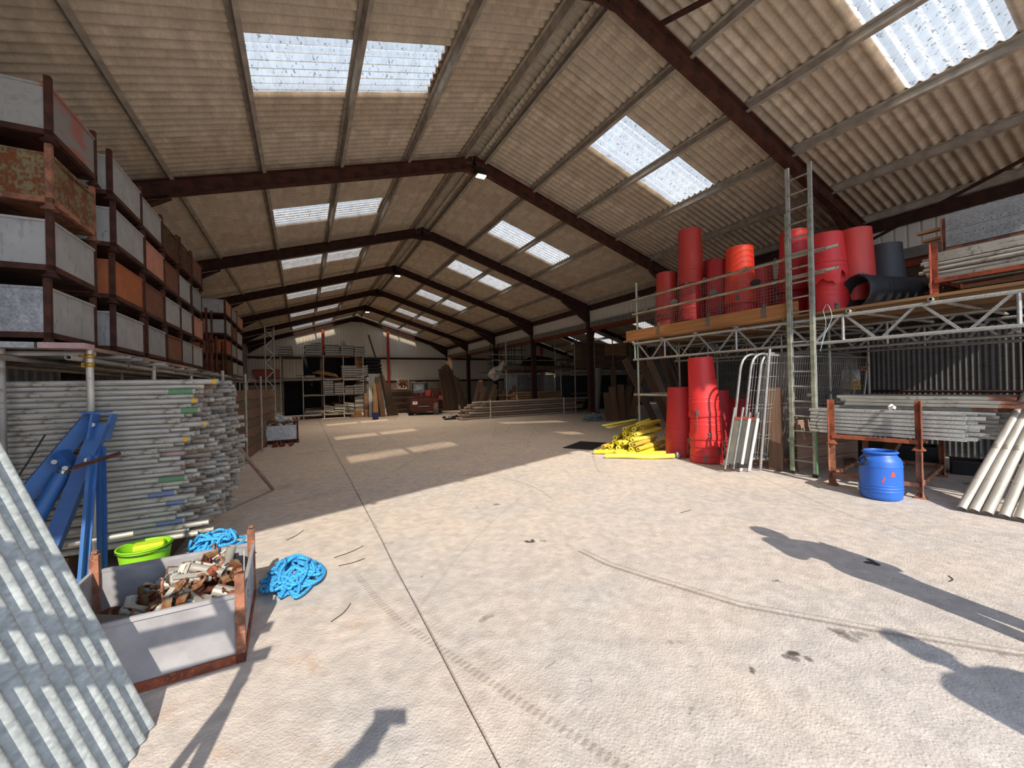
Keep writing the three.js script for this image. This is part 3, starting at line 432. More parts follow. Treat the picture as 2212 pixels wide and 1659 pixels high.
// ---------- the tall stack of scaffold tubes under the rack ----------
{
  const geos = [2.05, 2.2, 1.9].map((L) => pipe(V(-L, 0, 0), V(0, 0, 0), 0.0278, 10, 0.0225));
  const ROWS = 33, end = (r, c) => { const y = r / ROWS; return -1.0 - 0.2 * Math.sin(y * PI) * Math.exp(-c / 4) + 0.14 * Math.min(1, c / 5) * Math.sin(y * PI) + rr(-0.15, 0.13); };
  const lab = 'grey scaffold tube in the tall stack under the metal boxes', grp = 'scaffold tubes in the tall stack under the boxes';
  const fixed = { '31_0': -0.93, '30_0': -1.0, '29_0': -1.02, '28_0': -0.98, '27_0': -1.04, '26_0': -0.96, '25_0': -1.1, '24_0': -1.13, '23_0': -0.9, '22_0': -1.22, '21_0': -1.02, '20_0': -1.05, '32_0': -0.8 };
  const bands = { '30_0': ['gtape', 0.28, 'green painted end'], '32_0': ['ytape', 0.05, 'yellow tape band'], '28_0': ['ytape', 0.04, 'yellow tape at its end'], '26_0': ['gtape', 0.2, 'faded green end'], '20_0': ['ytape', 0.05, 'a wide yellow band'], '12_0': ['gtape', 0.3, 'green end'], '9_0': ['btape', 0.3, 'blue painted end'], '7_0': ['btape', 0.22, 'blue scuffed end'], '3_0': ['btape', 0.3, 'blue sprayed end near the floor'], '13_0': ['ptape', 0.12, 'pink painted end'], '23_0': ['ytape', 0.03, 'thin yellow end'], '17_1': ['ptape', 0.2, 'pale pink end'] };
  let first = null; const rest = [];
  for (let r = 0; r < ROWS; r++) for (let c = 0; c < 18; c++) {
    const y = 0.03 + r * 0.0497, z = 5.28 + c * 0.0572 + (r % 2) * 0.0286 + rr(-0.0008, 0.0008), key = r + '_' + c, x = fixed[key] ?? end(r, c) + (c > 11 ? 0.08 : 0), ry = rr(-0.0005, 0.0005), gi = (r * 7 + c * 3) % 3, mi = (r * 5 + c * 11 + ((r * c) % 3)) % 5;
    if (c < 9) {
      const band = bands[key], o = solo('scaffold_tube', band ? `grey scaffold tube with ${band[2]} in the tall stack` : lab, 'tube', geos[gi], MT.tube[mi], x, y, z, ry, grp);
      if (band) { part(o, 'paint_band', pipe(V(-band[1] * 0.7 - 0.02, 0, 0), V(-0.02, 0, 0), 0.0284, 12, 0.025), MT[band[0]], band[2]); delete o.userData.group; }
      o.rotation.z = rr(-0.0004, 0.0004);
    } else rest.push([x, y, z, gi, mi]);
  }
  const im = new THREE.InstancedMesh(geos[0], MT.tube[1], rest.length), m4 = new THREE.Matrix4(), col = new THREE.Color();
  rest.forEach(([x, y, z, , mi], i) => { m4.makeTranslation(x, y, -z); im.setMatrixAt(i, m4); im.setColorAt(i, col.setScalar(0.75 + 0.12 * mi)); });
  im.name = 'scaffold_tubes_behind'; scene.add(im); tag(im, 'many grey scaffold tube ends at the back of the tall stack', 'tubes', null, 'stuff');
  // odd tubes at the very bottom by the hoist, and a small rusty bracket
  solo('scaffold_tube', 'short open scaffold tube sticking out beside the foot of the rack post', 'tube', pipe(V(0, 0, 0), V(0.42, 0, 0), 0.0242, 14, 0.0195), MT.tube[2], -1.85, 0.2, 4.95, 0.1);
  const n3b = scene.children.length;
  for (let i = n3; i < n3b; i++) { const o = scene.children[i], s = 0.86; o.position.set(o.position.x * s, 1.512 + (o.position.y - 1.512) * s, o.position.z * s); o.scale.setScalar(s); }
  for (const [x, l] of [[-1.15, 'right'], [-1.75, 'middle'], [-2.35, 'left']]) solo('bearer', `timber bearer under the tall tube stack, ${l} one`, 'timber', B(0.9, 0.2, 0.1).rotateY(PI / 2), MT.wood[3], x, 0.1, 4.98);
  solo('scaffold_tube', 'dull scaffold tube leaning from the tube stack onto the floor', 'tube', pipe(V(0, 0.024, 0), V(-0.32, 1.06, 1.7), 0.0242, 12, 0.0195), MT.tube[3], -0.43, 0.0, 7.04);
  // low timber bay with older tubes and boards past the stack
  for (let i = 0; i < 7; i++) solo('timber_sleeper', `brown timber board of the low bay past the tube stack, ${['bottom', 'second', 'third', 'fourth', 'fifth', 'sixth', 'top'][i]} one`, 'board', B(6.4, 0.215, 0.05), MT.wood[2 + (i % 2)], -1.06 - (i % 2) * 0.02, 0.11 + i * 0.218, 11.4, PI / 2 - 0.08);
  for (const [z, k] of [[8.2, 'near'], [9.9, 'middle'], [11.6, 'far']]) solo('scaffold_tube', `upright scaffold tube at the ${k} part of the low timber bay`, 'tube', pipe(V(0, 0, 0), V(0, 1.86, 0), 0.0242, 10), MT.tube[1], -1.2 + (z - 8) * 0.08, 0, z);
}

// ---------- left foreground ----------
// galvanised corrugated sheet leaning to the left
{
  const g = sheet(cusp(20, 0.079, 0.0155, 12, 1), 2.05, 0.0018), m = solo('corrugated_sheet', 'large galvanised corrugated sheet leaning beside the grey box with fittings', 'metal sheet', g, MT.galvsheet ??= M('#cdd4d2', { map: TX.galv, roughness: 0.6, metalness: 0.1, bumpMap: TX.grain, bumpScale: 0.002 }));
  const th = 0.358, xd = V(-0.14, 0, 0.99).normalize(), yd = V(-Math.sin(th) * 0.99, Math.cos(th), -0.14 * Math.sin(th)).normalize();
  m.quaternion.setFromRotationMatrix(new THREE.Matrix4().makeBasis(xd, yd, new THREE.Vector3().crossVectors(xd, yd))); m.position.set(-0.634, 0.004, -2.418);
  // rack off to the side that the sheet leans on, and whose rails shade it
  const t = thing('guard_frame', 'scaffold guard frame standing at the entrance beside the leaning sheet', 'frame', 0, 0, 0);
  const Zf = -1.0;
  part(t, 'upright', [pipe(V(-0.6, 0, Zf), V(-0.62, 1.3, Zf), 0.032, 10), pipe(V(-0.62, 1.3, Zf), V(-0.76, 1.72, Zf), 0.032, 10)], MT.tube[1]);
  part(t, 'upright', pipe(V(-1.6, 0, Zf), V(-1.6, 2.1, Zf), 0.03, 10), MT.tube[1]);
  part(t, 'brace', pipe(V(-0.95, 0, Zf + 0.07), V(-0.61, 1.27, Zf + 0.07), 0.024, 10), MT.tube[0]);
  part(t, 'rail', bar(V(-1.7, 1.63, Zf + 0.05), V(-0.6, 1.63, Zf + 0.05), 0.03, 0.075), MT.wood[1]);
  part(t, 'rail', bar(V(-1.7, 1.4, Zf + 0.05), V(-0.54, 1.4, Zf + 0.05), 0.03, 0.075), MT.wood[1]);
  part(t, 'rail', bar(V(-1.7, 1.95, Zf + 0.05), V(-0.95, 1.95, Zf + 0.05), 0.03, 0.06), MT.wood[1]);
  part(t, 'coupler', clampAt(-0.62, 1.28, Zf + 0.03, 'z'), MT.wire);
}
const nearBox = stillage(0.88, 0.86, 0.51, 0.335, { low: true, panel: M('#b4b1b2', { map: TX.mottle, roughness: 0.65, metalness: 0.1, bumpMap: TX.chalk, bumpScale: 0.0008 }), post: MT.rust, frame: MT.orust, bend: 0.004 }, 'stillage_box', 'low grey metal box of rusty fittings on the floor beside the leaning corrugated sheet', -0.765, 0, 3.11, undefined, 0.03);
part(nearBox, 'torn_strip', extr([[0, 0], [0.03, 0.02], [0.05, 0.3], [0.02, 0.2]], 0.006).rotateY(PI / 2).translate(0.43, 0.28, 0.36), MT.panel2);
// fittings: three kinds, built once and copied
function couplerThing(kind, name, label, group) {
  const t = thing(name, label, 'coupler', 0, -50, 0, 0, group), m = [MT.prust ??= M('#e8c4b2', { map: TX.rust, roughness: 0.9 }), MT.alud, MT.prust2 ??= M('#d8bfae', { map: TX.flake, roughness: 0.9 })][kind];
  if (kind === 0) { // double coupler
    const half = (s) => new THREE.TorusGeometry(0.027, 0.0055, 5, 12, PI * 1.7).rotateY(PI / 2).scale(5, 1, 1).translate(0, s * 0.034, 0);
    part(t, 'clamp', half(1), m); part(t, 'clamp', half(-1).rotateY(PI / 2), m); part(t, 'plate', B(0.056, 0.01, 0.056), m); part(t, 'bolt', [pipe(V(0.0, 0.055, 0.02), V(0.0, 0.055, 0.06), 0.006, 6), B(0.02, 0.02, 0.012, 0, 0.055, 0.05)], MT.drust);
  } else if (kind === 1) { // sleeve
    part(t, 'sleeve', pipe(V(-0.1, 0, 0), V(0.1, 0, 0), 0.029, 12, 0.024), m); part(t, 'flange', B(0.19, 0.012, 0.03, 0, 0.032, 0), m); part(t, 'bolt', [pipe(V(0.05, 0.03, -0.025), V(0.05, 0.03, 0.025), 0.006, 6), pipe(V(-0.05, 0.03, -0.025), V(-0.05, 0.03, 0.025), 0.006, 6)], MT.drust);
  } else { // board clip
    part(t, 'strap', [B(0.24, 0.006, 0.045, 0, 0, 0), B(0.006, 0.07, 0.045, 0.12, 0.03, 0), B(0.05, 0.006, 0.045, 0.095, 0.064, 0)], m); part(t, 'hook', curveTube([V(-0.12, 0, 0), V(-0.15, 0.02, 0), V(-0.15, 0.05, 0), V(-0.12, 0.06, 0)], 0.008, 8, 6), MT.rust);
  }
  return t;
}
const kinds = [['double_coupler', 'rusty double coupler', 'couplers'], ['sleeve_coupler', 'pale sleeve coupler', 'sleeves'], ['board_clip', 'flat rusty board clip', 'board clips']];
function heap(n, where, grp, fx) {
  const protos = kinds.map(([nm, lb, g]) => couplerThing(kinds.findIndex((k) => k[0] === nm), nm, `${lb} ${where}`, `${g} ${grp}`));
  for (let i = 0; i < n; i++) { const k = i < 3 ? i : (i * 7 + (i % 3)) % 3, p = fx(i), o = i < 3 ? protos[k] : protos[k].clone(); if (i >= 3) { o.name = numbered(kinds[k][0]); o.userData = { ...protos[k].userData }; scene.add(o); } o.position.set(p[0], p[1], -p[2]); o.rotation.set(rr(-0.8, 0.8), rr(0, 6.28), rr(-0.8, 0.8)); }
}
heap(84, 'heaped in the grey box by the leaning sheet', 'in the near box', (i) => { const a = rr(0, 6.28), r = Math.sqrt(rnd()) * 0.36, x = -0.62 + r * Math.cos(a) * 0.85 - 0.06, z = 3.12 + r * Math.sin(a) * 0.95; return [clamp(x, -1.1, -0.42), 0.17 + 0.2 * Math.exp(-(((x + 0.56) / 0.2) ** 2) - ((z - 3.25) / 0.25) ** 2) * rr(0.75, 1) + (i % 3) * 0.02, clamp(z, 2.78, 3.44)]; });
solo('angle_iron', 'dark flat steel bar lying across the rim of the grey box', 'steel bar', bar(V(0, 0, 0), V(0.46, -0.1, 0.12), 0.07, 0.03), MT.wired, -1.1, 0.38, 2.86);
solo('fittings_bed', 'bed of rusty scrap filling the grey box by the leaning sheet', 'scrap', (() => { const g = new THREE.PlaneGeometry(0.78, 0.74, 24, 24).rotateX(-PI / 2), p = g.attributes.position; for (let i = 0; i < p.count; i++) p.setY(i, 0.12 * Math.exp(-((p.getX(i) - 0.16) ** 2) / 0.06 - ((p.getZ(i) + 0.1) ** 2) / 0.08) + rr(0, 0.03)); g.computeVertexNormals(); return g; })(), MT.drust, -0.765, 0.13, 3.11).userData.kind = 'stuff';
// ropes: one long wandering strand each
function ropePile(name, label, x, z, rx, rz, hgt, n, r, mat) {
  const pts = []; let a = rr(0, 6);
  for (let i = 0; i < n; i++) { a += rr(0.4, 0.85); const k = i / n, q = rr(0.25, 1) * (1 - 0.3 * k); pts.push(V(Math.cos(a) * rx * q, r + hgt * Math.pow(k, 0.8) * (1 - 0.75 * q * q) * rr(0.8, 1.1) + (i % 2) * r * 1.2, Math.sin(a) * rz * q)); }
  const g = new THREE.TubeGeometry(new THREE.CatmullRomCurve3(pts), n * 11, r, 7), uv = g.attributes.uv; let L = 0; for (let i = 1; i < n; i++) L += pts[i].distanceTo(pts[i - 1]); for (let i = 0; i < uv.count; i++) uv.setXY(i, uv.getX(i) * L, uv.getY(i) * 0.045);
  return solo(name, label, 'rope', g, mat, x, 0, z);
}
ropePile('rope', 'coiled bright blue rope on the floor beside the grey box corner', -0.1, 3.62, 0.25, 0.38, 0.14, 210, 0.0115, MT.rope);
ropePile('rope', 'heaped bright blue rope between the grey box and the tube stack', -0.7, 4.36, 0.28, 0.28, 0.28, 190, 0.0125, MT.rope);
// green bucket
{
  const t = thing('bucket', 'green plastic bucket with a yellow sponge behind the grey box', 'bucket', -1.16, 0, 4.28);
  part(t, 'tub', lathe([[0, 0.005], [0.125, 0.005], [0.13, 0], [0.168, 0.27], [0.178, 0.275], [0.178, 0.285], [0.163, 0.285], [0.125, 0.02], [0, 0.02]], 28), MT.green);
  part(t, 'handle', curveTube(Array.from({ length: 9 }, (_, i) => { const q = (i / 8) * PI; return V(0.178 * Math.cos(q), 0.275 - 0.02 * Math.sin(q), 0.18 * Math.sin(q)); }), 0.004, 20, 5), MT.dark);
  solo('sponge', 'bright yellow sponge lying in the green bucket', 'sponge', RB(0.2, 0.09, 0.13, 0.02), MT.lime, -1.14, 0.25, 4.3, 0.2);
}
// folded blue engine hoist
{
  const t = thing('engine_hoist', 'blue folded engine hoist standing in front of the scaffold tubes', 'hoist', 0, 0, 0), P = (x, y, z) => V(x, y, -z);
  part(t, 'boom', bar(P(-1.5, 1.34, 4.42), P(-1.98, 0.5, 4.2), 0.075, 0.1), MT.hoist);
  part(t, 'mast', bar(P(-1.41, 1.28, 4.3), P(-1.72, 0.12, 4.1), 0.09, 0.085), MT.hoist2);
  part(t, 'head_bracket', [bar(P(-1.43, 1.36, 4.26), P(-1.45, 1.17, 4.24), 0.012, 0.13), bar(P(-1.36, 1.35, 4.38), P(-1.4, 1.15, 4.36), 0.012, 0.12), B(0.14, 0.012, 0.16, -1.45, 1.37, -4.34)], MT.hoist);
  part(t, 'leg', [bar(P(-1.42, 1.05, 4.14), P(-1.44, 0.06, 3.98), 0.02, 0.065), bar(P(-1.42, 1.05, 4.17), P(-1.44, 0.06, 4.01), 0.06, 0.012)], MT.hoist);
  part(t, 'leg', [bar(P(-1.42, 1.1, 4.28), P(-1.4, 0.06, 4.2), 0.02, 0.065), bar(P(-1.42, 1.1, 4.31), P(-1.4, 0.06, 4.23), 0.06, 0.012)], MT.hoist2);
  part(t, 'ram', pipe(P(-1.62, 0.92, 4.26), P(-1.85, 0.3, 4.1), 0.05, 16), MT.hoist);
  part(t, 'ram_rod', pipe(P(-1.59, 1.02, 4.28), P(-1.62, 0.92, 4.26), 0.022, 12), MT.chrome);
  part(t, 'ram_bracket', [bar(P(-1.63, 1.08, 4.27), P(-1.56, 0.96, 4.25), 0.09, 0.06)], MT.hoist2);
  for (const [x, y, z] of [[-1.435, 1.28, 4.245], [-1.45, 1.02, 4.2], [-1.64, 1.02, 4.24], [-1.575, 0.97, 4.22]]) part(t, 'bolt', pipe(P(x, y, z - 0.02), P(x, y, z - 0.04), 0.018, 6), MT.chrome);
  part(t, 'handle_bar', pipe(P(-1.47, 0.99, 4.0), P(-1.24, 1.06, 4.1), 0.014, 10), MT.drust);
  part(t, 'chain', curveTube([P(-1.72, 1.22, 4.3), P(-1.86, 0.9, 4.24), P(-2.02, 0.7, 4.2)], 0.006, 16, 5), MT.dark);
}
// far stillage of scrap with loose fittings around it
stillage(0.92, 0.8, 0.62, 0.4, { panel: MT.panel, front: MT.shiny, post: MT.drust }, 'stillage_box', 'galvanised box of rusty fittings standing alone on the shaded floor', -0.6, 0.0, 13.4, undefined, 0.02);
heap(46, 'heaped in the lone galvanised box', 'in the lone box', () => [-0.6 + rr(-0.4, 0.4), 0.48 + rr(0, 0.1), 13.4 + rr(-0.33, 0.33)]);
heap(58, 'scattered on the floor beside the lone galvanised box', 'on the floor by the lone box', (i) => { const k = i % 3; return k ? [-1.35 + rr(-0.3, 0.3), 0.04 + Math.max(0, 0.4 - Math.abs(rr(-0.5, 0.5))), 12.9 + rr(-0.5, 0.9)] : [-0.75 + rr(-0.45, 0.5), 0.03, 12.5 + rr(-0.25, 0.2)]; });
solo('scrap_bed', 'bed of scrap filling the lone galvanised box', 'scrap', B(0.8, 0.34, 0.68, 0, 0, 0), MT.drust, -0.6, 0.3, 13.4).userData.kind = 'stuff';
stillage(0.85, 0.8, 0.55, 0.35, { panel: MT.panel, post: MT.drust }, 'stillage_box', 'second grey box with tarpaulin behind the lone galvanised box', -0.7, 0, 15.2);
solo('tarpaulin', 'crumpled bluish tarpaulin on the box behind the lone galvanised box', 'tarpaulin', (() => { const g = new THREE.SphereGeometry(0.4, 28, 14, 0, 6.29, 0, 1.5).scale(1, 0.4, 0.9), p = g.attributes.position; for (let i = 0; i < p.count; i++) p.setY(i, p.getY(i) + 0.05 * Math.sin(p.getX(i) * 23 + p.getZ(i) * 9) * Math.cos(p.getZ(i) * 17)); g.computeVertexNormals(); return g; })(), M('#8fa0ad', { roughness: 0.7, side: THREE.DoubleSide }), -0.7, 0.48, 15.2);

// ---------- right: scaffold platform ----------
const PX = 6.95, DECK = 2.49;
{
  const t = thing('scaffold_platform', 'tall scaffold platform on the right carrying the red chutes', 'scaffold', 0, 0, 0);
  const post = (x, z, h, m = 0) => part(t, 'post', pipe(V(x, 0, -z), V(x, h, -z), 0.0242, 14, 0.02), MT.tubeg ??= M('#b9c0b4', { map: TX.tube, roughness: 0.5, metalness: 0.3 }));
  post(PX, 6.93, 3.81); post(PX, 3.66, 3.78); post(PX, 0.4, 2.6); for (const z of [6.9, 3.7, 0.4]) { post(8.3, z, 2.45); post(9.75, z, 2.45); }
  for (const y of [3.41, 3.08]) { part(t, 'guard_rail', pipe(V(PX - 0.05, y, -7.02), V(PX - 0.05, y, -3.1), 0.0242, 12, 0.02), MT.tubey ??= M('#b5ad96', { map: TX.tube, roughness: 0.5, metalness: 0.3 })); for (const z of [6.93, 3.66]) { const g = clampAt(PX - 0.02, y, -z, 'y'); part(t, 'coupler', g, MT.wire); } }
  for (const [y, z] of [[3.41, 3.15], [3.08, 3.1]]) part(t, 'guard_rail', pipe(V(PX - 0.04, y + 0.02, -3.68), V(PX + 0.1, y + 0.05, -3.0), 0.0242, 12, 0.02), MT.tube[2]);
  part(t, 'side_rail', pipe(V(PX, 1.2, -7.0), V(PX, 1.2, -5.2), 0.0242, 12), MT.tube[2]);
  part(t, 'side_rail', pipe(V(PX - 0.12, 1.21, -6.95), V(9.9, 1.21, -6.95), 0.0242, 12), MT.tube[0]);
  for (let i = 0; i < 10; i++) { const z = 7.02 - i * 0.84; part(t, 'transom', pipe(V(PX - 0.1, 2.437, -z), V(9.85, 2.437, -z), 0.0242, 12, 0.0195), MT.tube[i % 3]); part(t, 'coupler', clampAt(PX, 2.41, -z + 0.03, 'z'), MT.brass); }
  for (let i = 0; i < 12; i++) for (let j = 0; j < 3; j++) { const len = 3.9, zc = 7.35 - len / 2 - j * (len - 0.02); part(t, 'deck_board', B(len - 0.01, 0.038, 0.222).rotateY(PI / 2 + rr(-0.002, 0.002)).translate(PX + 0.06 + i * 0.228, DECK - 0.01 + (i ? rr(-0.003, 0.003) : 0), -zc), MT.deck[(i * 2 + j) % 3]); }
  part(t, 'toe_board', B(3.75, 0.225, 0.036).rotateY(PI / 2).translate(PX - 0.045, 2.6, -5.36), MT.toe);
  for (const z of [6.25, 5.05, 4.0]) part(t, 'toe_board_clip', [B(0.008, 0.16, 0.07, PX - 0.068, 2.61, -z), B(0.05, 0.008, 0.07, PX - 0.05, 2.7, -z), curveTube([V(PX - 0.06, 2.7, -z), V(PX - 0.05, 2.76, -z), V(PX - 0.0, 2.77, -z), V(PX + 0.01, 2.72, -z)], 0.012, 10, 6)], MT.wired);
  // transom tubes under the deck look dark; a stack of boards at the very back edge
  for (const z of [6.95, 3.7]) part(t, 'bearer', pipe(V(PX, 2.385, -z), V(9.8, 2.385, -z), 0.0242, 10), MT.tube[1]);
}
// aluminium lattice beams along the platform
function lattice(x, z0, z1, y0, y1, label, step = 0.4, off = 0) {
  const t = thing('lattice_beam', label, 'beam', 0, 0, 0), m = MT.alu, n = Math.round((z0 - z1) / step);
  for (const y of [y0, y1]) part(t, 'chord', pipe(V(x, y, -z0 - 0.12), V(x, y, -z1 + 0.1), 0.0242, 12, 0.02), m);
  for (let i = 0; i <= n; i++) {
    const z = z0 - i * step; if (i % 4 === 2) part(t, 'strut', pipe(V(x, y0, -z), V(x, y1, -z), 0.02, 8), m); if (i === n) break;
    const a = i % 2 ? y0 : y1, b = i % 2 ? y1 : y0; part(t, 'diagonal', bar(V(x, a, -z + 0.03), V(x, b, -z + step - 0.03), 0.022, 0.03), m);
  }
  part(t, 'end_strut', pipe(V(x, y0, -z0 - 0.07), V(x, y1, -z0 - 0.07), 0.018, 8), MT.teal2 ??= M('#8fb0a8', { roughness: 0.5, metalness: 0.3 }));
  return t;
}
lattice(PX - 0.05, 6.9, -1.5, 2.02, 2.39, 'bright aluminium lattice beam along the front edge of the platform');
lattice(8.3, 6.9, -1.5, 2.0, 2.37, 'second aluminium lattice beam under the middle of the platform');
lattice(9.75, 6.9, -1.5, 2.0, 2.37, 'rear aluminium lattice beam under the back of the platform');
// ladder in two overlapping sections
{
  const t = thing('ladder', 'tall grey metal ladder standing against the platform edge', 'ladder', PX - 0.1, 0, 3.42);
  for (const s of [-1, 1]) {
    part(t, 'stile', [RB(0.026, 4.1, 0.06, 0.006, -0.02, 2.05, s * 0.16)], MT.alug ??= M('#aeb5a4', { map: TX.tube, roughness: 0.5, metalness: 0.35 }));
    part(t, 'upper_stile', [RB(0.03, 4.03, 0.062, 0.006, 0.02, 2.76 + (s > 0 ? 0 : 0.05), s * 0.158)], MT.alu);
    part(t, 'paint_mark', B(0.028, 0.62, 0.02, -0.022, 0.36, s * 0.18), MT.gtape);
    part(t, 'stile_foot', B(0.04, 0.05, 0.07, -0.02, 0.025, s * 0.16), MT.dark);
  }
  for (let i = 0; i < 20; i++) part(t, 'rung', pipe(V(0.0, 0.22 + i * 0.231, -0.155), V(0.0, 0.22 + i * 0.231, 0.155), 0.0145, 8), MT.alud);
}
// mesh brick guards behind the rails
[[6.55, 'at the far end post'], [5.75, 'second from the far end post'], [4.85, 'in front of the bright orange chute'], [4.05, 'beside the post next to the ladder']].forEach(([z, where], k) => {
  const t = thing('mesh_guard', `wire mesh guard hung on the rails, ${where}`, 'guard', PX + 0.0, 2.5, z, 0, 'wire mesh guards on the platform rail'), g = [], w = 0.76, h = 0.86;
  for (let i = 0; i <= 15; i++) g.push(B(0.004, h, 0.005, 0, h / 2 + 0.1, -w / 2 + (i * w) / 15));
  for (let j = 0; j <= 16; j++) g.push(B(0.004, 0.005, w, 0.003, 0.1 + (j * h) / 16, 0));
  part(t, 'wire_mesh', g, MT.wired).userData.kind = 'stuff';
  part(t, 'name_plate', lathe([[0, -0.004], [0.055, -0.004], [0.055, 0.004], [0, 0.004]], 20).scale(1.7, 1, 1).rotateX(PI / 2).rotateY(PI / 2).translate(-0.03, 0.66, -0.1), k === 3 ? MT.dark : MT.wired);
  for (const s of [-0.25, 0.25]) part(t, 'hook', curveTube([V(0, 0.93, s), V(-0.04, 0.97, s), V(-0.09, 0.95, s), V(-0.09, 0.88, s)], 0.006, 10, 5), MT.wired);
});
// ---------- rubble chutes ----------
const chuteProf = (h, rb, rt) => [[rb - 0.012, 0], [rb + 0.006, 0], [rb + 0.012, 0.02], [rb + 0.012, 0.1], [rb, 0.115], [rb - 0.004, 0.26], [rb + 0.001, 0.268], [rb + 0.001, 0.282], [rb - 0.007, 0.29], [rb - 0.01, 0.34], [rb - 0.005, 0.348], [rb - 0.006, 0.362], [rb - 0.014, 0.37], [rt + 0.002, h - 0.03], [rt + 0.004, h - 0.005], [rt - 0.002, h], [rt - 0.012, h], [rb - 0.02, 0.1], [rb - 0.012, 0]];
const chuteG = {};
function chute(label, x, y, z, mat, o = {}) {
  const h = o.h ?? 1.1, rb = o.rb ?? 0.27, rt = o.rt ?? 0.21, t = thing('rubble_chute', label, 'chute', x, y, z, o.ry ?? rr(0, 6)), key = [h, rb, rt].join();
  if (o.rx) t.rotation.x = o.rx; if (o.rz) t.rotation.z = o.rz;
  const bodyG = (chuteG[key] ??= (() => { const g = lathe(chuteProf(h, rb, rt), 36), uv = g.attributes.uv, p = g.attributes.position; for (let i = 0; i < uv.count; i++) uv.setXY(i, uv.getX(i) * 1.8, p.getY(i) * 0.8); return g; })());
  part(t, 'body', bodyG, mat);
  for (const s of [-1, 1]) {
    part(t, 'bracket', [B(0.02, 0.09, 0.05, s * (rb + 0.016), 0.1, 0), pipe(V(s * (rb + 0.01), 0.12, 0), V(s * (rb + 0.045), 0.12, 0), 0.012, 8)], MT.wired);
    if (o.chain !== false) { const g = [], n = o.links ?? 9; for (let i = 0; i < n; i++) g.push(new THREE.TorusGeometry(0.014, 0.004, 5, 9).scale(0.75, 1.25, 1).rotateY(i % 2 ? PI / 2 : 0).translate(s * (rb + 0.035), 0.1 - i * 0.026 + (o.up ?? 0), 0)); part(t, 'chain', g, MT.wired); }
  }
  return t;
}
// the floor group by the yellow tubes
chute('red chute at the bottom of the left floor stack beside the yellow tubes', 6.76, 0, 5.62, MT.red2, { ry: 1.1, rb: 0.3, rt: 0.24, chain: false });
chute('dusty red chute nested on top of the left floor stack', 6.76, 0.28, 5.62, MT.red2, { ry: 1.9, rb: 0.292, rt: 0.235 });
chute('lowest red chute of the tall floor stack with chains', 6.6, 0, 4.94, MT.red, { ry: 0.6, chain: false });
chute('second red chute from the floor in the tall stack with chains', 6.6, 0.115, 4.94, MT.red, { ry: 1.5, chain: false });
chute('third red chute from the floor in the tall stack with chains', 6.6, 0.28, 4.94, MT.red, { ry: 2.3, links: 10 });
chute('fourth red chute in the tall stack, below the tilted top one', 6.6, 0.42, 4.94, MT.red, { ry: 0.9, chain: false });
chute('tilted red chute on top of the tall floor stack', 6.6, 0.83, 4.95, MT.red, { ry: 0.2, rz: 0.02, rx: -0.05, rb: 0.262, rt: 0.215, links: 12 });
chute('red chute in the shade right behind the tall floor stack', 7.35, 0, 5.22, MT.red2, { ry: 2.0, links: 4 });
chute('red chute nested behind the tall floor stack', 7.35, 0.2, 5.22, MT.red2, { ry: 0.5, links: 6 });
chute('squat dark red chute in the shade behind the fence panels', 8.2, 0, 5.3, MT.red2, { ry: 1, chain: false });
chute('dark red chute hidden in the shade between the floor stacks', 7.6, 0, 6.1, MT.red2, { ry: 1, chain: false });
// on the platform
const onDeck = (l, x, z, y, m, o = {}) => chute(l, x, DECK + 0.012 + y, z, m, { chain: false, ...o });
onDeck('red chute at the far end of the platform', 7.6, 6.62, 0, MT.red3, { h: 1.1 }); onDeck('red chute nested on the one at the far end of the platform', 7.6, 6.62, 0.42, MT.red3, { rb: 0.262, rt: 0.222 });
onDeck('lower chute of the tallest red stack on the platform', 7.62, 5.98, 0, MT.red2, {}); onDeck('middle chute of the tallest red stack on the platform', 7.62, 5.98, 0.3, MT.red2); onDeck('tall top chute of the tallest red stack on the platform', 7.62, 5.98, 1.1, MT.red3, { h: 1.2, rt: 0.23, chain: true, links: 16 });
onDeck('dusty red chute between the tallest stack and the bright orange one', 7.7, 5.35, 0, MT.red2); onDeck('dusty red chute nested between the tallest stack and the orange one', 7.7, 5.35, 0.35, MT.red2, { rt: 0.22 });
onDeck('red chute seen at the back between the tallest and orange stacks', 8.3, 5.9, 0.0, MT.red2); onDeck('upper red chute at the back between the tallest and orange stacks', 8.3, 5.9, 0.6, MT.red2);
onDeck('bright orange red chute standing under the sunbeam on the platform', 7.55, 4.82, 0.44, MT.redor, { rb: 0.275, rt: 0.235, ry: 0.4 }); onDeck('lower red chute under the bright orange one', 7.55, 4.82, 0, MT.red, {});
onDeck('dark red chute in the shade right of the orange one', 8.1, 4.75, 0.1, MT.red2); onDeck('dark red chute behind the post next to the ladder', 7.95, 4.05, 0, MT.red2); onDeck('tall dark red chute nested behind the post next to the ladder', 7.95, 4.05, 0.55, MT.red2);
onDeck('red chute below the torn one beside the ladder', 7.5, 3.34, 0, MT.red, { ry: 0.8 });
onDeck('red chute right of the torn one beside the ladder', 7.85, 3.12, 0.18, MT.red3, { ry: 1.2, rt: 0.215, h: 1.15 });
onDeck('black chute standing next to the red ones on the platform', 8.15, 2.86, 0, MT.blackp, { ry: 2, h: 1.05 });
{ const c = onDeck('black chute lying on its side at the platform edge', 7.35, 2.93, 0.27, MT.blackp, { rb: 0.25, rt: 0.22, h: 1.0, ry: 0 }); c.rotation.set(0, -0.45, -PI / 2 - 0.03); }
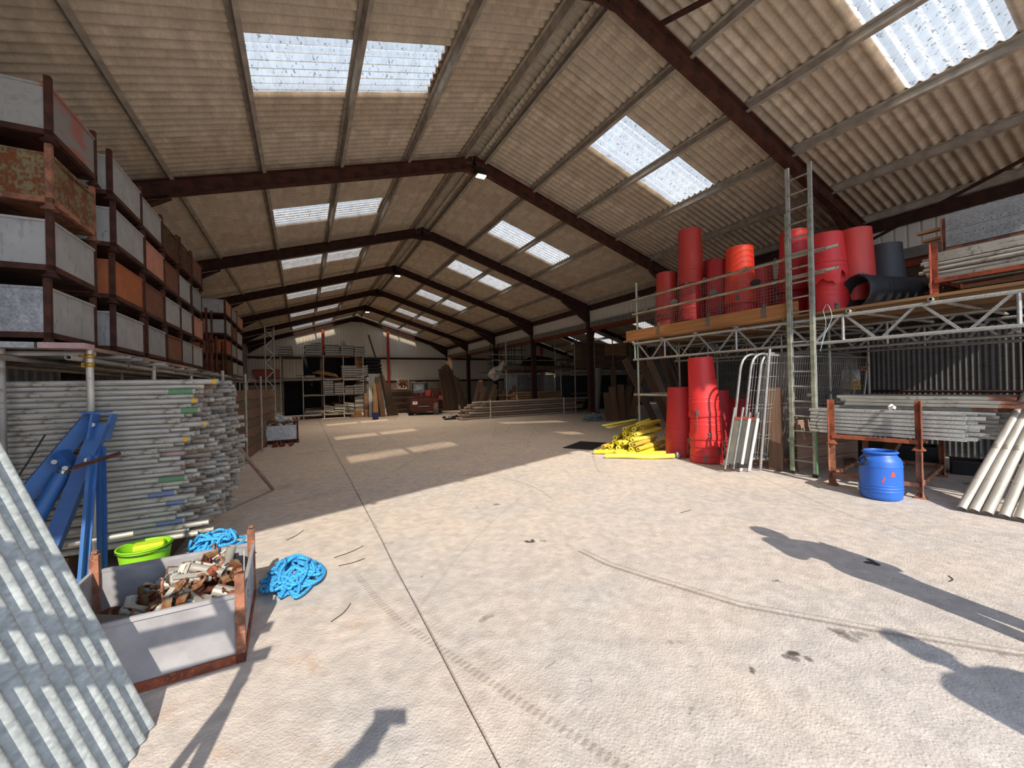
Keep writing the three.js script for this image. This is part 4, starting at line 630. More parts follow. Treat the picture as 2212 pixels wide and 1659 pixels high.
// torn chute: lower part ripped away
{
  const t = thing('rubble_chute', 'torn red chute with a jagged ripped opening beside the ladder', 'chute', 7.46, DECK + 0.36, 3.34, 0), P = [], I = [], U = [], N = 48, Q = 14, h = 0.92;
  for (let j = 0; j <= Q; j++) for (let i = 0; i <= N; i++) {
    const a = (i / N) * 2 * PI, cut = 0.14 + 0.22 * Math.max(0, Math.sin(a * 1 + 0.9)) + 0.05 * Math.sin(a * 7) + 0.03 * Math.sin(a * 13 + 1), y = mix(Math.max(0, cut), h, j / Q), flare = 0.1 * Math.max(0, 0.3 - y) * 2 * Math.max(0, Math.cos(a - 2.4)), r = mix(0.29, 0.22, y / h) + flare;
    P.push(r * Math.cos(a), y - (j === 0 ? 0.03 * Math.sin(a * 9) : 0), r * Math.sin(a)); U.push(a * 0.27, y);
  }
  for (let j = 0; j < Q; j++) for (let i = 0; i < N; i++) { const a = j * (N + 1) + i; I.push(a, a + N + 1, a + 1, a + 1, a + N + 1, a + N + 2); }
  const g = new THREE.BufferGeometry(); g.setAttribute('position', new THREE.Float32BufferAttribute(P, 3)); g.setAttribute('uv', new THREE.Float32BufferAttribute(U, 2)); g.setIndex(I); g.computeVertexNormals();
  part(t, 'body', g, M('#e8393a', { map: TX.scuff, roughness: 0.5, side: THREE.DoubleSide })); part(t, 'rim', new THREE.TorusGeometry(0.22, 0.006, 6, 36).rotateX(PI / 2).translate(0, h, 0), MT.red);
  for (const [a, y] of [[2.6, 0.5], [3.6, 0.45]]) part(t, 'rib', new THREE.TorusGeometry(0.262 - 0.03 * 0, 0.004, 5, 36).rotateX(PI / 2).translate(0, y - 0.06 * a / 3, 0), MT.red);
}
// ---------- fences, ladder foot things ----------
function fencePanel(label, x, z, mesh, round, lean, k) {
  const t = thing('fence_panel', label, 'fence panel', x, 0.03, z, 0), L = 3.3, H = 1.9, m = round ? MT.galv : MT.alu;
  t.rotation.set(-lean, -0.0 + 0.02 * k, 0, 'YXZ');
  const r = 0.02, c = round ? 0.22 : 0;
  if (round) part(t, 'frame', curveTube([V(0, 0, 0), V(0, H - c * 1.4, 0), V(0, H - c, 0), V(c * 0.3, H - c * 0.3, 0), V(c, H, 0), V(c * 1.5, H, 0), V(L - c, H, 0), V(L - c * 0.3, H - c * 0.3, 0), V(L, H - c, 0), V(L, 0, 0)], r, 80, 8), m);
  else { for (const px of [0, L]) part(t, 'upright', pipe(V(px, 0, 0), V(px, H + 0.06, 0), 0.022, 10, 0.018), m); part(t, 'top_rail', pipe(V(0, H - 0.04, 0), V(L, H - 0.04, 0), 0.018, 8), m); }
  part(t, 'bottom_rail', pipe(V(0, 0.16, 0), V(L, 0.16, 0), 0.018, 8), m);
  if (mesh) {
    const g = [], w = 44; for (let i = 1; i < w; i++) g.push(B(0.006, H - 0.2, 0.006, (i * L) / w, H / 2 + 0.05, 0.004)); const w2 = [0.26, 0.5, 0.56, 0.78, 1.0, 1.06, 1.3, 1.52, 1.74];
    for (const y of w2) g.push(B(L, 0.006, 0.006, L / 2, y, -0.004));
    part(t, 'wire_mesh', g, MT.wire).userData.kind = 'stuff';
  }
  return t;
}
fencePanel('front wire mesh fence panel with square top in the leaning stack', 6.6, 3.95, true, false, -0.1, 0);
fencePanel('second wire mesh fence panel in the leaning stack', 6.52, 4.06, true, true, -0.12, 1);
fencePanel('third fence panel with a rounded tube corner in the leaning stack', 6.42, 4.17, true, true, -0.13, 0);
fencePanel('rearmost fence panel with a rounded tube corner in the leaning stack', 6.33, 4.3, false, true, -0.14, -1);
// two narrow white barriers propped in front of the panels
[[6.18, 4.12, 'left'], [6.3, 4.06, 'right']].forEach(([x, z, w], k) => {
  const t = thing('barrier_frame', `narrow white barrier frame propped before the fence panels, ${w} one`, 'barrier', x, 0.0, z, -0.35); t.rotation.set(0.1, -0.35, -0.13, 'YXZ');
  part(t, 'upright', B(0.045, 0.86, 0.02, 0.1, 0.47, 0.012), MT.white); part(t, 'leg', pipe(V(0.1, 0, 0), V(0.1, 1.0, -0.0), 0.018, 8, 0.014), MT.galv); part(t, 'back_tube', pipe(V(-0.16, 0.04, -0.02), V(-0.16, 1.05, -0.02), 0.018, 8), MT.galv);
  part(t, 'infill', B(0.24, 0.72, 0.006, -0.02, 0.5, -0.012), M(k ? '#57554c' : '#6a6658', { map: TX.mottle, roughness: 0.7 })); part(t, 'cap', B(0.26, 0.05, 0.02, -0.03, 0.88, -0.01), MT.redox); part(t, 'foot_plate', B(0.2, 0.06, 0.02, 0, 0.1, 0), MT.dark);
});
// timber post with clamps, beside the scaffold post
solo('timber_post', 'upright brown timber board standing beside the scaffold post and ladder', 'board', B(1.36, 0.075, 0.2).rotateZ(PI / 2).translate(0, 0.68, 0), MT.wood[2], 6.86, 0, 3.84, 0.25);
[0.17, 0.52, 0.86, 1.18].forEach((y, i) => { const t = thing('swivel_clamp', `metal clamp hanging on the post beside the ladder, ${['lowest', 'second', 'third', 'topmost'][i]}`, 'clamp', PX - 0.02, y, 3.66, i * 0.4); part(t, 'ring', new THREE.TorusGeometry(0.032, 0.008, 6, 14).scale(1, 1, 2.4).rotateX(PI / 2), MT.wire); part(t, 'second_ring', new THREE.TorusGeometry(0.03, 0.008, 6, 14).scale(1, 1, 2.4).translate(-0.075, 0, 0), i % 3 ? MT.wire : MT.drust); part(t, 'bolt', pipe(V(-0.04, 0.01, 0.02), V(-0.04, 0.01, 0.09), 0.007, 6), MT.brass); });
solo('cable', 'thin white and blue wire hanging from the platform beside the ladder', 'cable', [curveTube([V(0, 0, 0), V(0.0, 0.08, 0.05), V(0.02, -0.1, 0.1), V(0, -0.35, 0.02), V(0.02, -0.6, -0.06)], 0.004, 30, 5), curveTube([V(0, 0, 0), V(-0.02, -0.2, 0.04), V(0, -0.5, -0.03)], 0.003, 20, 5)], M('#a9c4c6', { roughness: 0.6 }), PX - 0.1, 2.5, 3.12);

// ---------- right: things on and under the platform ----------
// open rusty stillage: two frames standing on one another, holding ledgers
function openStillage(label, x, y, z, ry, w, d, h, railY, m, foot = true) {
  const t = thing('open_stillage', label, 'stillage', x, y, z, ry);
  for (const sx of [-1, 1]) for (const sz of [-1, 1]) {
    const px = sx * w / 2, pz = sz * d / 2;
    part(t, 'post', [bar(V(px, 0.03, pz), V(px, h, pz), 0.008, 0.065), bar(V(px - 0.03, 0.03, pz + sz * 0.03), V(px - 0.03, h, pz + sz * 0.03), 0.06, 0.008)], m);
    part(t, 'foot', new THREE.CylinderGeometry(0.035, 0.085, 0.05, 4).rotateY(PI / 4).translate(px, 0.026, pz), m);
  }
  part(t, 'rail', B(w, 0.05, 0.04, 0, railY, d / 2), m); part(t, 'rail', B(w, 0.05, 0.04, 0, railY, -d / 2), m);
  part(t, 'rail', B(0.04, 0.05, d, w / 2, railY, 0), m); part(t, 'rail', B(0.04, 0.05, d, -w / 2, railY, 0), m);
  return t;
}
openStillage('empty lower rusty stillage frame behind the blue drum', 7.45, 0, 2.62, 0.16, 1.7, 0.86, 0.58, 0.16, MT.rust);
openStillage('upper rusty stillage frame holding grey ledgers behind the blue drum', 7.45, 0.585, 2.62, 0.16, 1.7, 0.86, 0.61, 0.1, MT.orust);
{
  const g1 = merge([B(1.42, 0.039, 0.05)]), g2 = merge([pipe(V(-0.72, 0, 0), V(0.78, 0, 0), 0.024, 8, 0.019)]), lab = 'grey ledger lying in the rusty stillage behind the blue drum';
  for (let r = 0; r < 7; r++) for (let c = 0; c < 9; c++) {
    const o = solo('ledger_bar', lab, 'steel bar', r === 6 ? g2 : g1, c % 4 === 3 ? MT.alud : MT.alu, 6.76 + c * 0.125, 0.735 + r * 0.05, 2.42 - c * 0.03 + rr(-0.12, 0.06) * (c ? 1 : 0.2), PI / 2 + 0.14 + rr(-0.01, 0.01), 'grey ledgers in the lower stillage behind the drum');
    if (c === 0 || r === 6) part(o, 'end_fitting', pipe(V(0.7, 0, 0), V(0.82, 0, 0), 0.021, 8, 0.015), MT.alu);
  }
  for (let r = 0; r < 4; r++) for (let c = 0; c < 5; c++) { const o = solo('ledger_bar', `rusty-ended ledger ${r < 3 ? 'under' : 'in'} the top layer of the stillage behind the drum`, 'steel bar', g1, MT.alud, 7.0 + c * 0.17, 1.08 + r * 0.046, 2.36 + rr(-0.2, 0.1), PI / 2 + 0.14 + rr(-0.02, 0.02), r < 3 ? 'rusty-ended ledgers below the top layer' : 'rusty-ended ledgers of the top layer'); part(o, 'rusty_end', B(0.2, 0.036, 0.052, -0.8, 0, 0), MT.rust); }
  solo('rag', 'small crumpled white rag lying on the ledgers in the stillage', 'rag', curveTube([V(-0.1, 0, 0), V(-0.05, 0.03, 0.02), V(0, 0.02, -0.02), V(0.03, 0.05, 0.01), V(0.1, 0, 0)], 0.018, 20, 6), MT.white, 6.7, 1.08, 2.32, 0.5);
}
// blue drum
{
  const t = thing('drum', 'blue open plastic drum standing in front of the rusty stillage', 'drum', 6.33, 0, 2.31, 0.2), R = 0.205;
  part(t, 'barrel', lathe([[0, 0.004], [R - 0.03, 0.0], [R - 0.006, 0.02], [R - 0.002, 0.06], [R, 0.1], [R + 0.006, 0.106], [R + 0.006, 0.116], [R, 0.122], [R, 0.136], [R + 0.006, 0.142], [R + 0.006, 0.152], [R, 0.158], [R, 0.172], [R + 0.006, 0.178], [R + 0.006, 0.186], [R, 0.192], [R + 0.003, 0.3], [R, 0.4], [R + 0.005, 0.405], [R + 0.005, 0.414], [R, 0.42], [R - 0.003, 0.46], [R - 0.018, 0.5], [R - 0.045, 0.53], [R - 0.052, 0.55], [R - 0.052, 0.56], [R - 0.03, 0.563], [R - 0.03, 0.574], [R - 0.045, 0.578], [R - 0.045, 0.588], [R - 0.058, 0.588], [R - 0.062, 0.55], [R - 0.025, 0.48], [R - 0.012, 0.03], [0, 0.015]], 48), MT.blue);
  for (const a of [0.3 - PI / 2 - 1.1, 0.3 + PI / 2 - 1.1]) { const q = (u, v, w) => V(w * Math.cos(a) - u * Math.sin(a), v, w * Math.sin(a) + u * Math.cos(a)); part(t, 'handle', [curveTube([q(-0.06, 0.47, R - 0.02), q(-0.055, 0.43, R + 0.02), q(0, 0.415, R + 0.03), q(0.055, 0.43, R + 0.02), q(0.06, 0.47, R - 0.02)], 0.011, 24, 7), curveTube([q(-0.045, 0.475, R - 0.022), q(0, 0.5, R - 0.03), q(0.045, 0.475, R - 0.022)], 0.016, 12, 7)], MT.dark); }
  // sprayed red marks: thin curved patches on the wall of the drum
  const mark = (a0, y0, pts) => { const s = new THREE.ShapeGeometry(new THREE.Shape(pts.map((p) => new THREE.Vector2(...p)))), p = s.attributes.position; for (let i = 0; i < p.count; i++) { const a = a0 + p.getX(i) / R, y = y0 + p.getY(i); p.setXYZ(i, (R + 0.004) * Math.cos(a), y, (R + 0.004) * Math.sin(a)); } s.computeVertexNormals(); return s; };
  const rm = M('#d84a42', { roughness: 0.6, side: THREE.DoubleSide });
  part(t, 'red_mark', mark(2.42, 0.33, [[-0.02, -0.02], [0.0, -0.03], [0.025, -0.02], [0.02, 0.015], [0.005, 0.035], [-0.015, 0.02]]), rm); part(t, 'red_mark', mark(2.86, 0.27, [[-0.02, 0.02], [0.01, -0.05], [0.02, -0.045], [0.0, 0.02]]), rm);
}
// long bright tubes leaning at the right edge
[1.636, 1.545, 1.45, 1.335, 1.235, 1.14].forEach((z, i) => solo('long_tube', `long dull aluminium tube leaning at the platform, ${['first', 'second', 'third', 'fourth', 'fifth', 'sixth'][i]} from the blue drum`, 'tube', pipe(V(0, 0.03, 0), V(1.55, 1.98, 0.47 - 0.05 * i), 0.044, 16, 0.036), MT.tube[i % 3 === 1 ? 2 : 0], 6.39, 0.0, z));
// orange stillage with aluminium tubes on the deck, and perforated planks behind it
openStillage('orange stillage on the platform filled with long grey tubes', 7.62, DECK + 0.012, 1.2, 0.0, 0.85, 1.66, 0.69, 0.2, M('#e2a488', { map: TX.rust, roughness: 0.8 }));
{
  const g = [1.95, 2.1, 1.8].map((L) => pipe(V(0, 0, 0), V(L, 0, 0), 0.026, 10, 0.021)), gb = B(2.0, 0.06, 0.045, 1.0, 0, 0);
  for (let r = 0; r < 6; r++) for (let c = 0; c < 6; c++) { const box = r === 5 ? c < 3 : (r + c) % 4 === 0; solo('long_tube', box ? 'flat grey box section in the orange stillage on the platform' : 'grey round tube in the orange stillage on the platform', 'tube', box ? gb : g[(r + c) % 3], (r * 3 + c) % 3 ? MT.alu : MT.alud, 7.27 + c * 0.125, DECK + 0.262 + r * 0.058, 2.16 + rr(-0.1, 0.1), -PI / 2 + rr(-0.01, 0.01), box ? 'box sections in the orange stillage' : 'round tubes in the orange stillage'); }
  openStillage('dark rusty stillage on the platform holding upright perforated planks', 8.35, DECK + 0.012, 1.2, 0, 0.62, 1.9, 1.2, 0.75, MT.rust);
  const holes = (L) => { const s = new THREE.Shape([[0, 0], [L, 0], [L, 0.225], [0, 0.225]].map((p) => new THREE.Vector2(...p))); for (let i = 0; i < L / 0.075 - 1; i++) for (let j = 0; j < 4; j++) { const p = new THREE.Path(); p.absarc(0.05 + i * 0.075 + (j % 2) * 0.03, 0.03 + j * 0.055, 0.0065, 0, 6.29, true); s.holes.push(p); } return uvBox(new THREE.ExtrudeGeometry(s, { depth: 0.004, bevelEnabled: false, curveSegments: 3 })); };
  const hg = merge([holes(2.2), B(2.2, 0.006, 0.05, 1.1, 0.222, -0.024), B(2.2, 0.006, 0.05, 1.1, 0.003, -0.024)]);
  for (let i = 0; i < 2; i++) solo('perforated_plank', `galvanised perforated plank standing on edge on the platform, ${i ? 'upper' : 'lower'} one`, 'plank', hg, MT.galv, 8.0, DECK + 0.79 + i * 0.229, 2.14, -PI / 2);
  for (const [y, z, k] of [[3.62, 2.4, 'upper'], [3.49, 2.34, 'lower']]) solo('scaffold_board', `${k} pale board end poking out beside the perforated planks`, 'board', B(1.6, 0.035, 0.1), MT.wood[4], 8.25, y, z - 0.7, -PI / 2);
  for (let i = 0; i < 9; i++) solo('scaffold_board', 'weathered board in the pile between the black chute and the orange stillage', 'board', B(1.7, 0.038, 0.2), MT.wood[2 + (i % 2)], 8.15 + rr(-0.03, 0.03), DECK + 0.03 + i * 0.043, 1.6 + rr(-0.06, 0.06), -PI / 2 + rr(-0.02, 0.02), 'boards piled by the orange stillage');
}
// crate of boards and clutter in the shade under the platform
for (let i = 0; i < 4; i++) solo('plywood_board', `pinkish timber board of the low crate behind the ladder, ${['bottom', 'second', 'third', 'top'][i]} one`, 'board', B(1.5, 0.2, 0.03), MT.wood[5], 7.75, 0.1 + i * 0.21, 3.5, 0.0 - 0.12);
solo('timber_block', 'dark timber block lying under the rusty stillage', 'block', B(0.4, 0.12, 0.2, 0, 0.06, 0), MT.wood[3], 8.3, 0.0, 3.5, 0.6); solo('timber_block', 'sloping timber offcut under the rusty stillage', 'block', bar(V(0, 0.1, 0), V(0.3, 0.5, 0.1), 0.2, 0.06), MT.wood[2], 8.6, 0, 3.1);
for (const [x, z, w, h, l] of [[8.9, 3.4, 0.4, 0.35, 'squat black crate in the shade beyond the blue drum'], [9.3, 2.9, 0.5, 0.3, 'low black crate by the corrugated wall'], [8.9, 2.2, 0.35, 0.2, 'small grey crate by the corrugated wall']]) { const t = thing('crate', l, 'crate', x, 0, z, 0.3); part(t, 'tub', [B(w, 0.03, w, 0, 0.02, 0), B(w, h, 0.02, 0, h / 2, w / 2), B(w, h, 0.02, 0, h / 2, -w / 2), B(0.02, h, w, w / 2, h / 2, 0), B(0.02, h, w, -w / 2, h / 2, 0)], MT.black); part(t, 'rim', [B(w + 0.03, 0.03, 0.03, 0, h, w / 2), B(w + 0.03, 0.03, 0.03, 0, h, -w / 2), B(0.03, 0.03, w, w / 2, h, 0), B(0.03, 0.03, w, -w / 2, h, 0)], MT.dark); }
solo('scaffold_tube', 'dark tube with a white end crossing behind the ladder', 'tube', [pipe(V(0, 0, 0), V(2.9, 0.0, -0.62), 0.026, 12)], MT.wired, 7.02, 1.235, 3.42); 
solo('scaffold_tube', 'pale long tube lying on the floor in the shade by the drum', 'tube', pipe(V(0, 0.025, 0), V(1.5, 0.025, 0.5), 0.024, 10), MT.tube[3], 8.0, 0, 1.95);
// warning sign standing on the tube by the wall
{
  const c = document.createElement('canvas'); c.width = 240; c.height = 320; const x = c.getContext('2d');
  x.fillStyle = '#dcdcd8'; x.fillRect(0, 0, 240, 165); x.fillStyle = '#e0a42c'; x.fillRect(0, 165, 240, 155); x.strokeStyle = '#1a1815'; x.lineWidth = 9; x.fillStyle = '#e8b63a'; x.beginPath(); x.moveTo(120, 22); x.lineTo(186, 142); x.lineTo(54, 142); x.closePath(); x.fill(); x.stroke(); x.fillStyle = '#1a1815'; x.fillRect(113, 62, 14, 46); x.beginPath(); x.arc(120, 124, 8, 0, 7); x.fill(); x.textAlign = 'center'; x.font = 'bold 50px sans-serif'; x.fillText('Danger', 120, 226); x.fillRect(50, 244, 140, 4); x.font = 'bold 34px sans-serif'; x.fillText('Men working', 120, 290);
  const tx = new THREE.CanvasTexture(c); tx.colorSpace = THREE.SRGBColorSpace;
  const t = thing('warning_sign', 'white and yellow danger sign propped on the tube by the corrugated wall', 'sign', 9.75, 1.25, 3.98, -PI / 2 + 0.5); t.rotation.set(-0.08, -PI / 2 + 0.75, 0, 'YXZ');
  part(t, 'board', B(0.3, 0.4, 0.004, 0, 0.2, 0), MT.white); part(t, 'print', new THREE.PlaneGeometry(0.3, 0.4).translate(0, 0.2, 0.0028), new THREE.MeshStandardMaterial({ map: tx, roughness: 0.5 }));
  const s = thing('warning_sign', 'small orange plate fixed on the fence near the danger sign', 'sign', 9.85, 1.66, 3.8, -PI / 2 + 0.7); part(s, 'plate', B(0.13, 0.09, 0.004), M('#c26a3a')); part(s, 'print', B(0.06, 0.03, 0.002, 0, 0, 0.003), MT.dark);
}
// pile of yellow foam tubes
{
  const gs = [0.95, 0.8, 1.1].map((L) => pipe(V(0, 0, 0), V(L, 0, 0), 0.046, 14, 0.02)), lab = 'yellow foam tube heaped beside the red chutes', grp = 'yellow foam tubes in the heap';
  for (let k = 0, n = 0; k < 7; k++) for (let j = 0; j < 8 - k; j++, n++) { const o = solo('foam_tube', lab, 'foam tube', gs[n % 3], MT.yellow[(n * 3 + k) % 4], 5.78 + k * 0.09 + rr(-0.12, 0.16) - 0.02 * j, 0.048 + k * 0.09, 5.98 + j * 0.11 + k * 0.06 + rr(-0.03, 0.03), rr(-0.12, 0.42) + 0.15, grp); o.rotation.z = rr(-0.02, 0.09); }
  const long = (l, x, z, L, ry, y, m) => { const o = solo('foam_tube', l, 'foam tube', curveTube([V(0, 0, 0), V(L * 0.3, 0.01, 0.02), V(L * 0.6, -0.005, 0.04), V(L, 0.015, 0)], 0.045, 30, 14), MT.yellow[m], x, y, z, ry); return o; };
  long('long bright yellow foam tube on the floor at the front of the heap', 5.42, 6.72, 1.78, -0.7, 0.05, 0); long('second long yellow foam tube lying nearest on the sunlit floor', 5.3, 6.22, 1.3, -0.66, 0.05, 2); long('short yellow foam tube between the two long ones on the floor', 5.62, 6.22, 0.85, -0.62, 0.05, 0);
  for (const [y, k] of [[0.6, 'upper'], [0.56, 'lower']]) solo('foam_strip', `flattened pale yellow strip on top of the foam heap, ${k} one`, 'foam strip', (() => { const g = B(1.5, 0.022, 0.1); return g; })(), MT.yellow[k === 'upper' ? 2 : 1], 6.35, y, 6.9, 0.35 + (k === 'upper' ? 0 : 0.12));
  const t = thing('pole_clamp', 'metal clamp with a flat strap on the floor by the yellow tubes', 'clamp', 6.42, 0, 5.42, 0.3); part(t, 'ring', new THREE.TorusGeometry(0.05, 0.012, 8, 18).scale(1, 1, 2).translate(0, 0.07, 0), MT.galv); part(t, 'strap', B(0.4, 0.012, 0.06, 0.2, 0.012, 0.08), MT.galv);
  solo('rubber_mat', 'dark flat rubber mat on the shaded floor left of the yellow heap', 'mat', uvBox(new RoundedBoxGeometry(1.1, 0.015, 0.7, 1, 0.005)).translate(0, 0.008, 0), MT.black, 6.0, 0, 7.75, 0.55);
}
// twigs and bits on the sunlit floor
[[0.35, 4.0, 0.3, 0.5], [-0.1, 4.75, 0.28, 1.0], [0.35, 3.75, 0.22, 0.2], [0.2, 2.95, 0.22, 0.9], [4.2, 1.15, 0.12, 0.3], [3.9, 3.2, 0.2, 0.1]].forEach(([x, z, L, a], i) => solo('twig', `thin dry twig on the sunlit floor, ${['beyond the rope', 'behind the box post', 'right of the rope', 'near the rope', 'between the long shadows', 'toward the blue drum'][i]}`, 'twig', curveTube([V(-L / 2, 0.004, 0), V(0, 0.005, 0.02), V(L / 2, 0.004, 0)], 0.0028, 10, 5), MT.dark, x, 0, z, a));

// ---------- far left: racks of boards against the gable ----------
const ZR = 22.6;
{
  const t = thing('board_rack', 'tall scaffold rack of boards against the back wall', 'rack', 0, 0, 0), xs = [-0.95, 0.02, 0.96, 1.9, 2.88];
  xs.forEach((x, i) => { for (const z of [ZR, ZR + 1.6, ZR + 3]) part(t, 'post', pipe(V(x, 0, -z), V(x, i === 4 ? 3.45 : 3.2, -z), 0.0242, 8), z === ZR ? MT.tube[2] : MT.tube[4]); });
  for (const [y, x0] of [[0.28, 0], [1.18, 0], [2.03, -2.2], [3.22, -2.2]]) { for (const z of [ZR + 0.05, ZR + 3]) part(t, 'ledger', pipe(V(x0, y, -z), V(y > 3 ? 2.5 : 2.95, y, -z), 0.0242, 8), MT.tube[1]); for (const x of xs) part(t, 'transom', pipe(V(x, y - 0.05, -ZR + 0.1), V(x, y - 0.05, -ZR - 3.1), 0.0242, 8), MT.tube[4]); }
  for (let i = 0; i < 5; i++) part(t, 'shelf_board', B(4.9, 0.036, 0.22, 0.45, 2.075, -ZR - 0.15 - i * 0.6), MT.wood[3]);
  part(t, 'shelf_board', B(0.9, 0.03, 0.2, 0.5, 2.11, -ZR - 0.1), MT.wood[5]);
}
// stacks of boards seen end on
function boardStack(where, x, y, n, w, tilt = 0, mats = [2, 3, 5], L = 2.6, zf = ZR - 0.1, th = 0.062) {
  const g = B(w, th * 0.8, L, 0, 0, -L / 2), gl = B(w + 0.02, th * 0.9, 0.02, 0, 0, 0);
  for (let i = 0; i < n; i++) { const o = solo('scaffold_board', `board end in the stack ${where}`, 'board', g, MT.wood[mats[i % mats.length]], x + rr(-0.015, 0.015), y + th * (i + 0.5), zf + rr(0, 0.12), rr(-0.02, 0.02), `boards ${where}`); o.rotation.z = tilt + rr(-0.015, 0.015); part(o, 'end_band', gl, i % 2 ? MT.wired : MT.alud); }
}
boardStack('on the top shelf, far left behind the lattice tower', -0.75, 3.26, 7, 0.62, 0, [2, 5, 3]); 
boardStack('of dark boards on the top shelf', 0.5, 3.26, 10, 0.72, 0, [3, 3, 2]); boardStack('left of the red post on the top shelf', 1.4, 3.26, 9, 0.66, 0, [5, 3, 4]); boardStack('on the top shelf right of the red post', 2.1, 3.26, 8, 0.62, 0, [4, 4, 5]);
boardStack('on the top shelf at its right end', 2.72, 3.2, 9, 0.5, 0, [4, 5, 4]);
boardStack('in the middle shelf under the red post', 2.18, 2.1, 10, 0.7, 0, [4, 4, 5]); boardStack('in the middle shelf, narrow upright pile', 2.62, 2.1, 8, 0.34, 0.0, [5, 4]);
boardStack('tilted at the right end of the middle shelf', 2.95, 2.14, 9, 0.3, 0.2, [5, 5, 2]);
boardStack('with white ends in the upper bay, left pile', 1.2, 1.22, 11, 0.4, 0, [5, 5]); boardStack('with white ends in the upper bay, right pile', 1.66, 1.22, 10, 0.4, 0, [5, 5]);
boardStack('in the upper right bay, left pile', 2.16, 1.22, 7, 0.4, 0, [5, 4]); boardStack('in the upper right bay, right pile', 2.62, 1.22, 8, 0.42, 0, [5, 4]);
boardStack('leaning in the lower left bay', 1.2, 0.33, 5, 0.42, -0.14, [2, 4]); boardStack('in the lower left bay, right pile', 1.66, 0.33, 6, 0.42, -0.06, [2, 4]);
boardStack('sloping in the lower right bay', 2.16, 0.33, 7, 0.45, -0.14, [4, 5]); boardStack('in the lower right bay, tall pile', 2.65, 0.33, 12, 0.42, 0, [4, 4, 5]);
boardStack('on the low dark shelf, left', 0.3, 0.33, 2, 0.4, 0, [5]); boardStack('on the low dark shelf, right', 0.72, 0.33, 2, 0.4, 0, [5]);
for (const [x, l] of [[-0.1, 'left end'], [0.35, 'middle']]) boardStack(`lying flat on the dark middle shelf, ${l}`, x, 2.1, 2, 0.4, 0, [4]);
for (let i = 0; i < 3; i++) solo('scaffold_board', `pale loose board slanting out of the middle shelf, ${['lowest', 'middle', 'topmost'][i]}`, 'board', bar(V(0, 0, 0), V(1.1 - i * 0.2, -0.22, 0.5), 0.22, 0.04), MT.wood[4], 0.5 + i * 0.15, 2.36 + i * 0.05, 22.9);
for (const [x, w, h, l] of [[2.55, 0.3, 0.36, 'stack of timber blocks under the rack'], [2.3, 0.2, 0.18, 'small timber block under the rack'], [3.02, 0.34, 0.4, 'orange timber bale beside the rack'], [3.0, 0.32, 0.5, 'upper timber bale beside the rack']]) { const up = l.startsWith('upper'); const t = thing('timber_bale', l, 'timber', x, up ? 0.75 : 0, 22.3); for (let i = 0; i < 4; i++) part(t, 'plank', B(w, h / 4 - 0.01, 0.3, 0, h * (i + 0.5) / 4, 0), MT.wood[up ? 2 : 4]); if (up) part(t, 'plank', B(w, 0.36, 0.3, 0, -0.18, 0), MT.wood[3]); }
for (let i = 0; i < 6; i++) solo('scaffold_tube', `thin upright tube beside the boards on the top shelf, ${['first', 'second', 'third', 'fourth', 'fifth', 'sixth'][i]} from the red post`, 'tube', pipe(V(0, 0, 0), V(0, 0.85 - Math.abs(3 - i) * 0.12, 0), 0.02, 6), MT.wired, [0.93, 1.0, 2.02, 2.1, 2.16, 2.24][i] - 0.14, 3.24, 22.95);
for (let i = 0; i < 3; i++) solo('brown_board', `wide brown board leaning at the end post of the rack, ${['lowest', 'middle', 'upper'][i]} one`, 'board', B(1.6, 0.25, 0.04), MT.wood[4], 2.9, 2.55 + i * 0.27, 23.4, PI / 2 - 0.5);
// red bundle on the shelf at the left
{ const t = thing('tool_chest', 'dusty red box on the left end of the rack shelf', 'box', -1.55, 2.1, 22.7); part(t, 'body', RB(1.1, 0.42, 0.5, 0.03, 0, 0.21, 0), M('#9a5048', { map: TX.panel, roughness: 0.85 })); part(t, 'strap', B(0.04, 0.44, 0.52, 0.28, 0.21, 0), MT.dark); part(t, 'lid_edge', B(1.12, 0.02, 0.52, 0, 0.36, 0), MT.redox); }
// dark blue drums of sheeting behind the rack (dark recess)
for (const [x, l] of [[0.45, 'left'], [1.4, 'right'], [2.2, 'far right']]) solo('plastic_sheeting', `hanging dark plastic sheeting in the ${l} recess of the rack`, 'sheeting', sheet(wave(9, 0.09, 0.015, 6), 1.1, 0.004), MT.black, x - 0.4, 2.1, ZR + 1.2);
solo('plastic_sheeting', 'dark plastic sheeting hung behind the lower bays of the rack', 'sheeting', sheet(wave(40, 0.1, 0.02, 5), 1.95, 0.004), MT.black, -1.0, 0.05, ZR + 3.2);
// lattice tower standing before the rack
{
  const t = thing('lattice_tower', 'tall grey lattice beam standing upright before the board rack', 'lattice beam', -1.26, 0, 20.6);
  for (const s of [-0.17, 0.17]) part(t, 'chord', pipe(V(s, 0.03, 0), V(s, 4.3, 0), 0.026, 8), MT.alu);
  for (let i = 0; i < 11; i++) part(t, 'diagonal', bar(V(i % 2 ? -0.16 : 0.16, 0.2 + i * 0.36, 0), V(i % 2 ? 0.16 : -0.16, 0.56 + i * 0.36, 0), 0.024, 0.03), MT.alu);
  for (const y of [0.9, 2.6, 4.2]) part(t, 'strut', pipe(V(-0.17, y, 0), V(0.17, y, 0), 0.016, 6), MT.alud);
  solo('scaffold_tube', 'dark pole leaning across the foot of the upright lattice beam', 'tube', pipe(V(-0.55, 2.3, 0), V(0.2, 0.02, 0.3), 0.026, 8), MT.wired, -1.35, 0, 19.6);
}
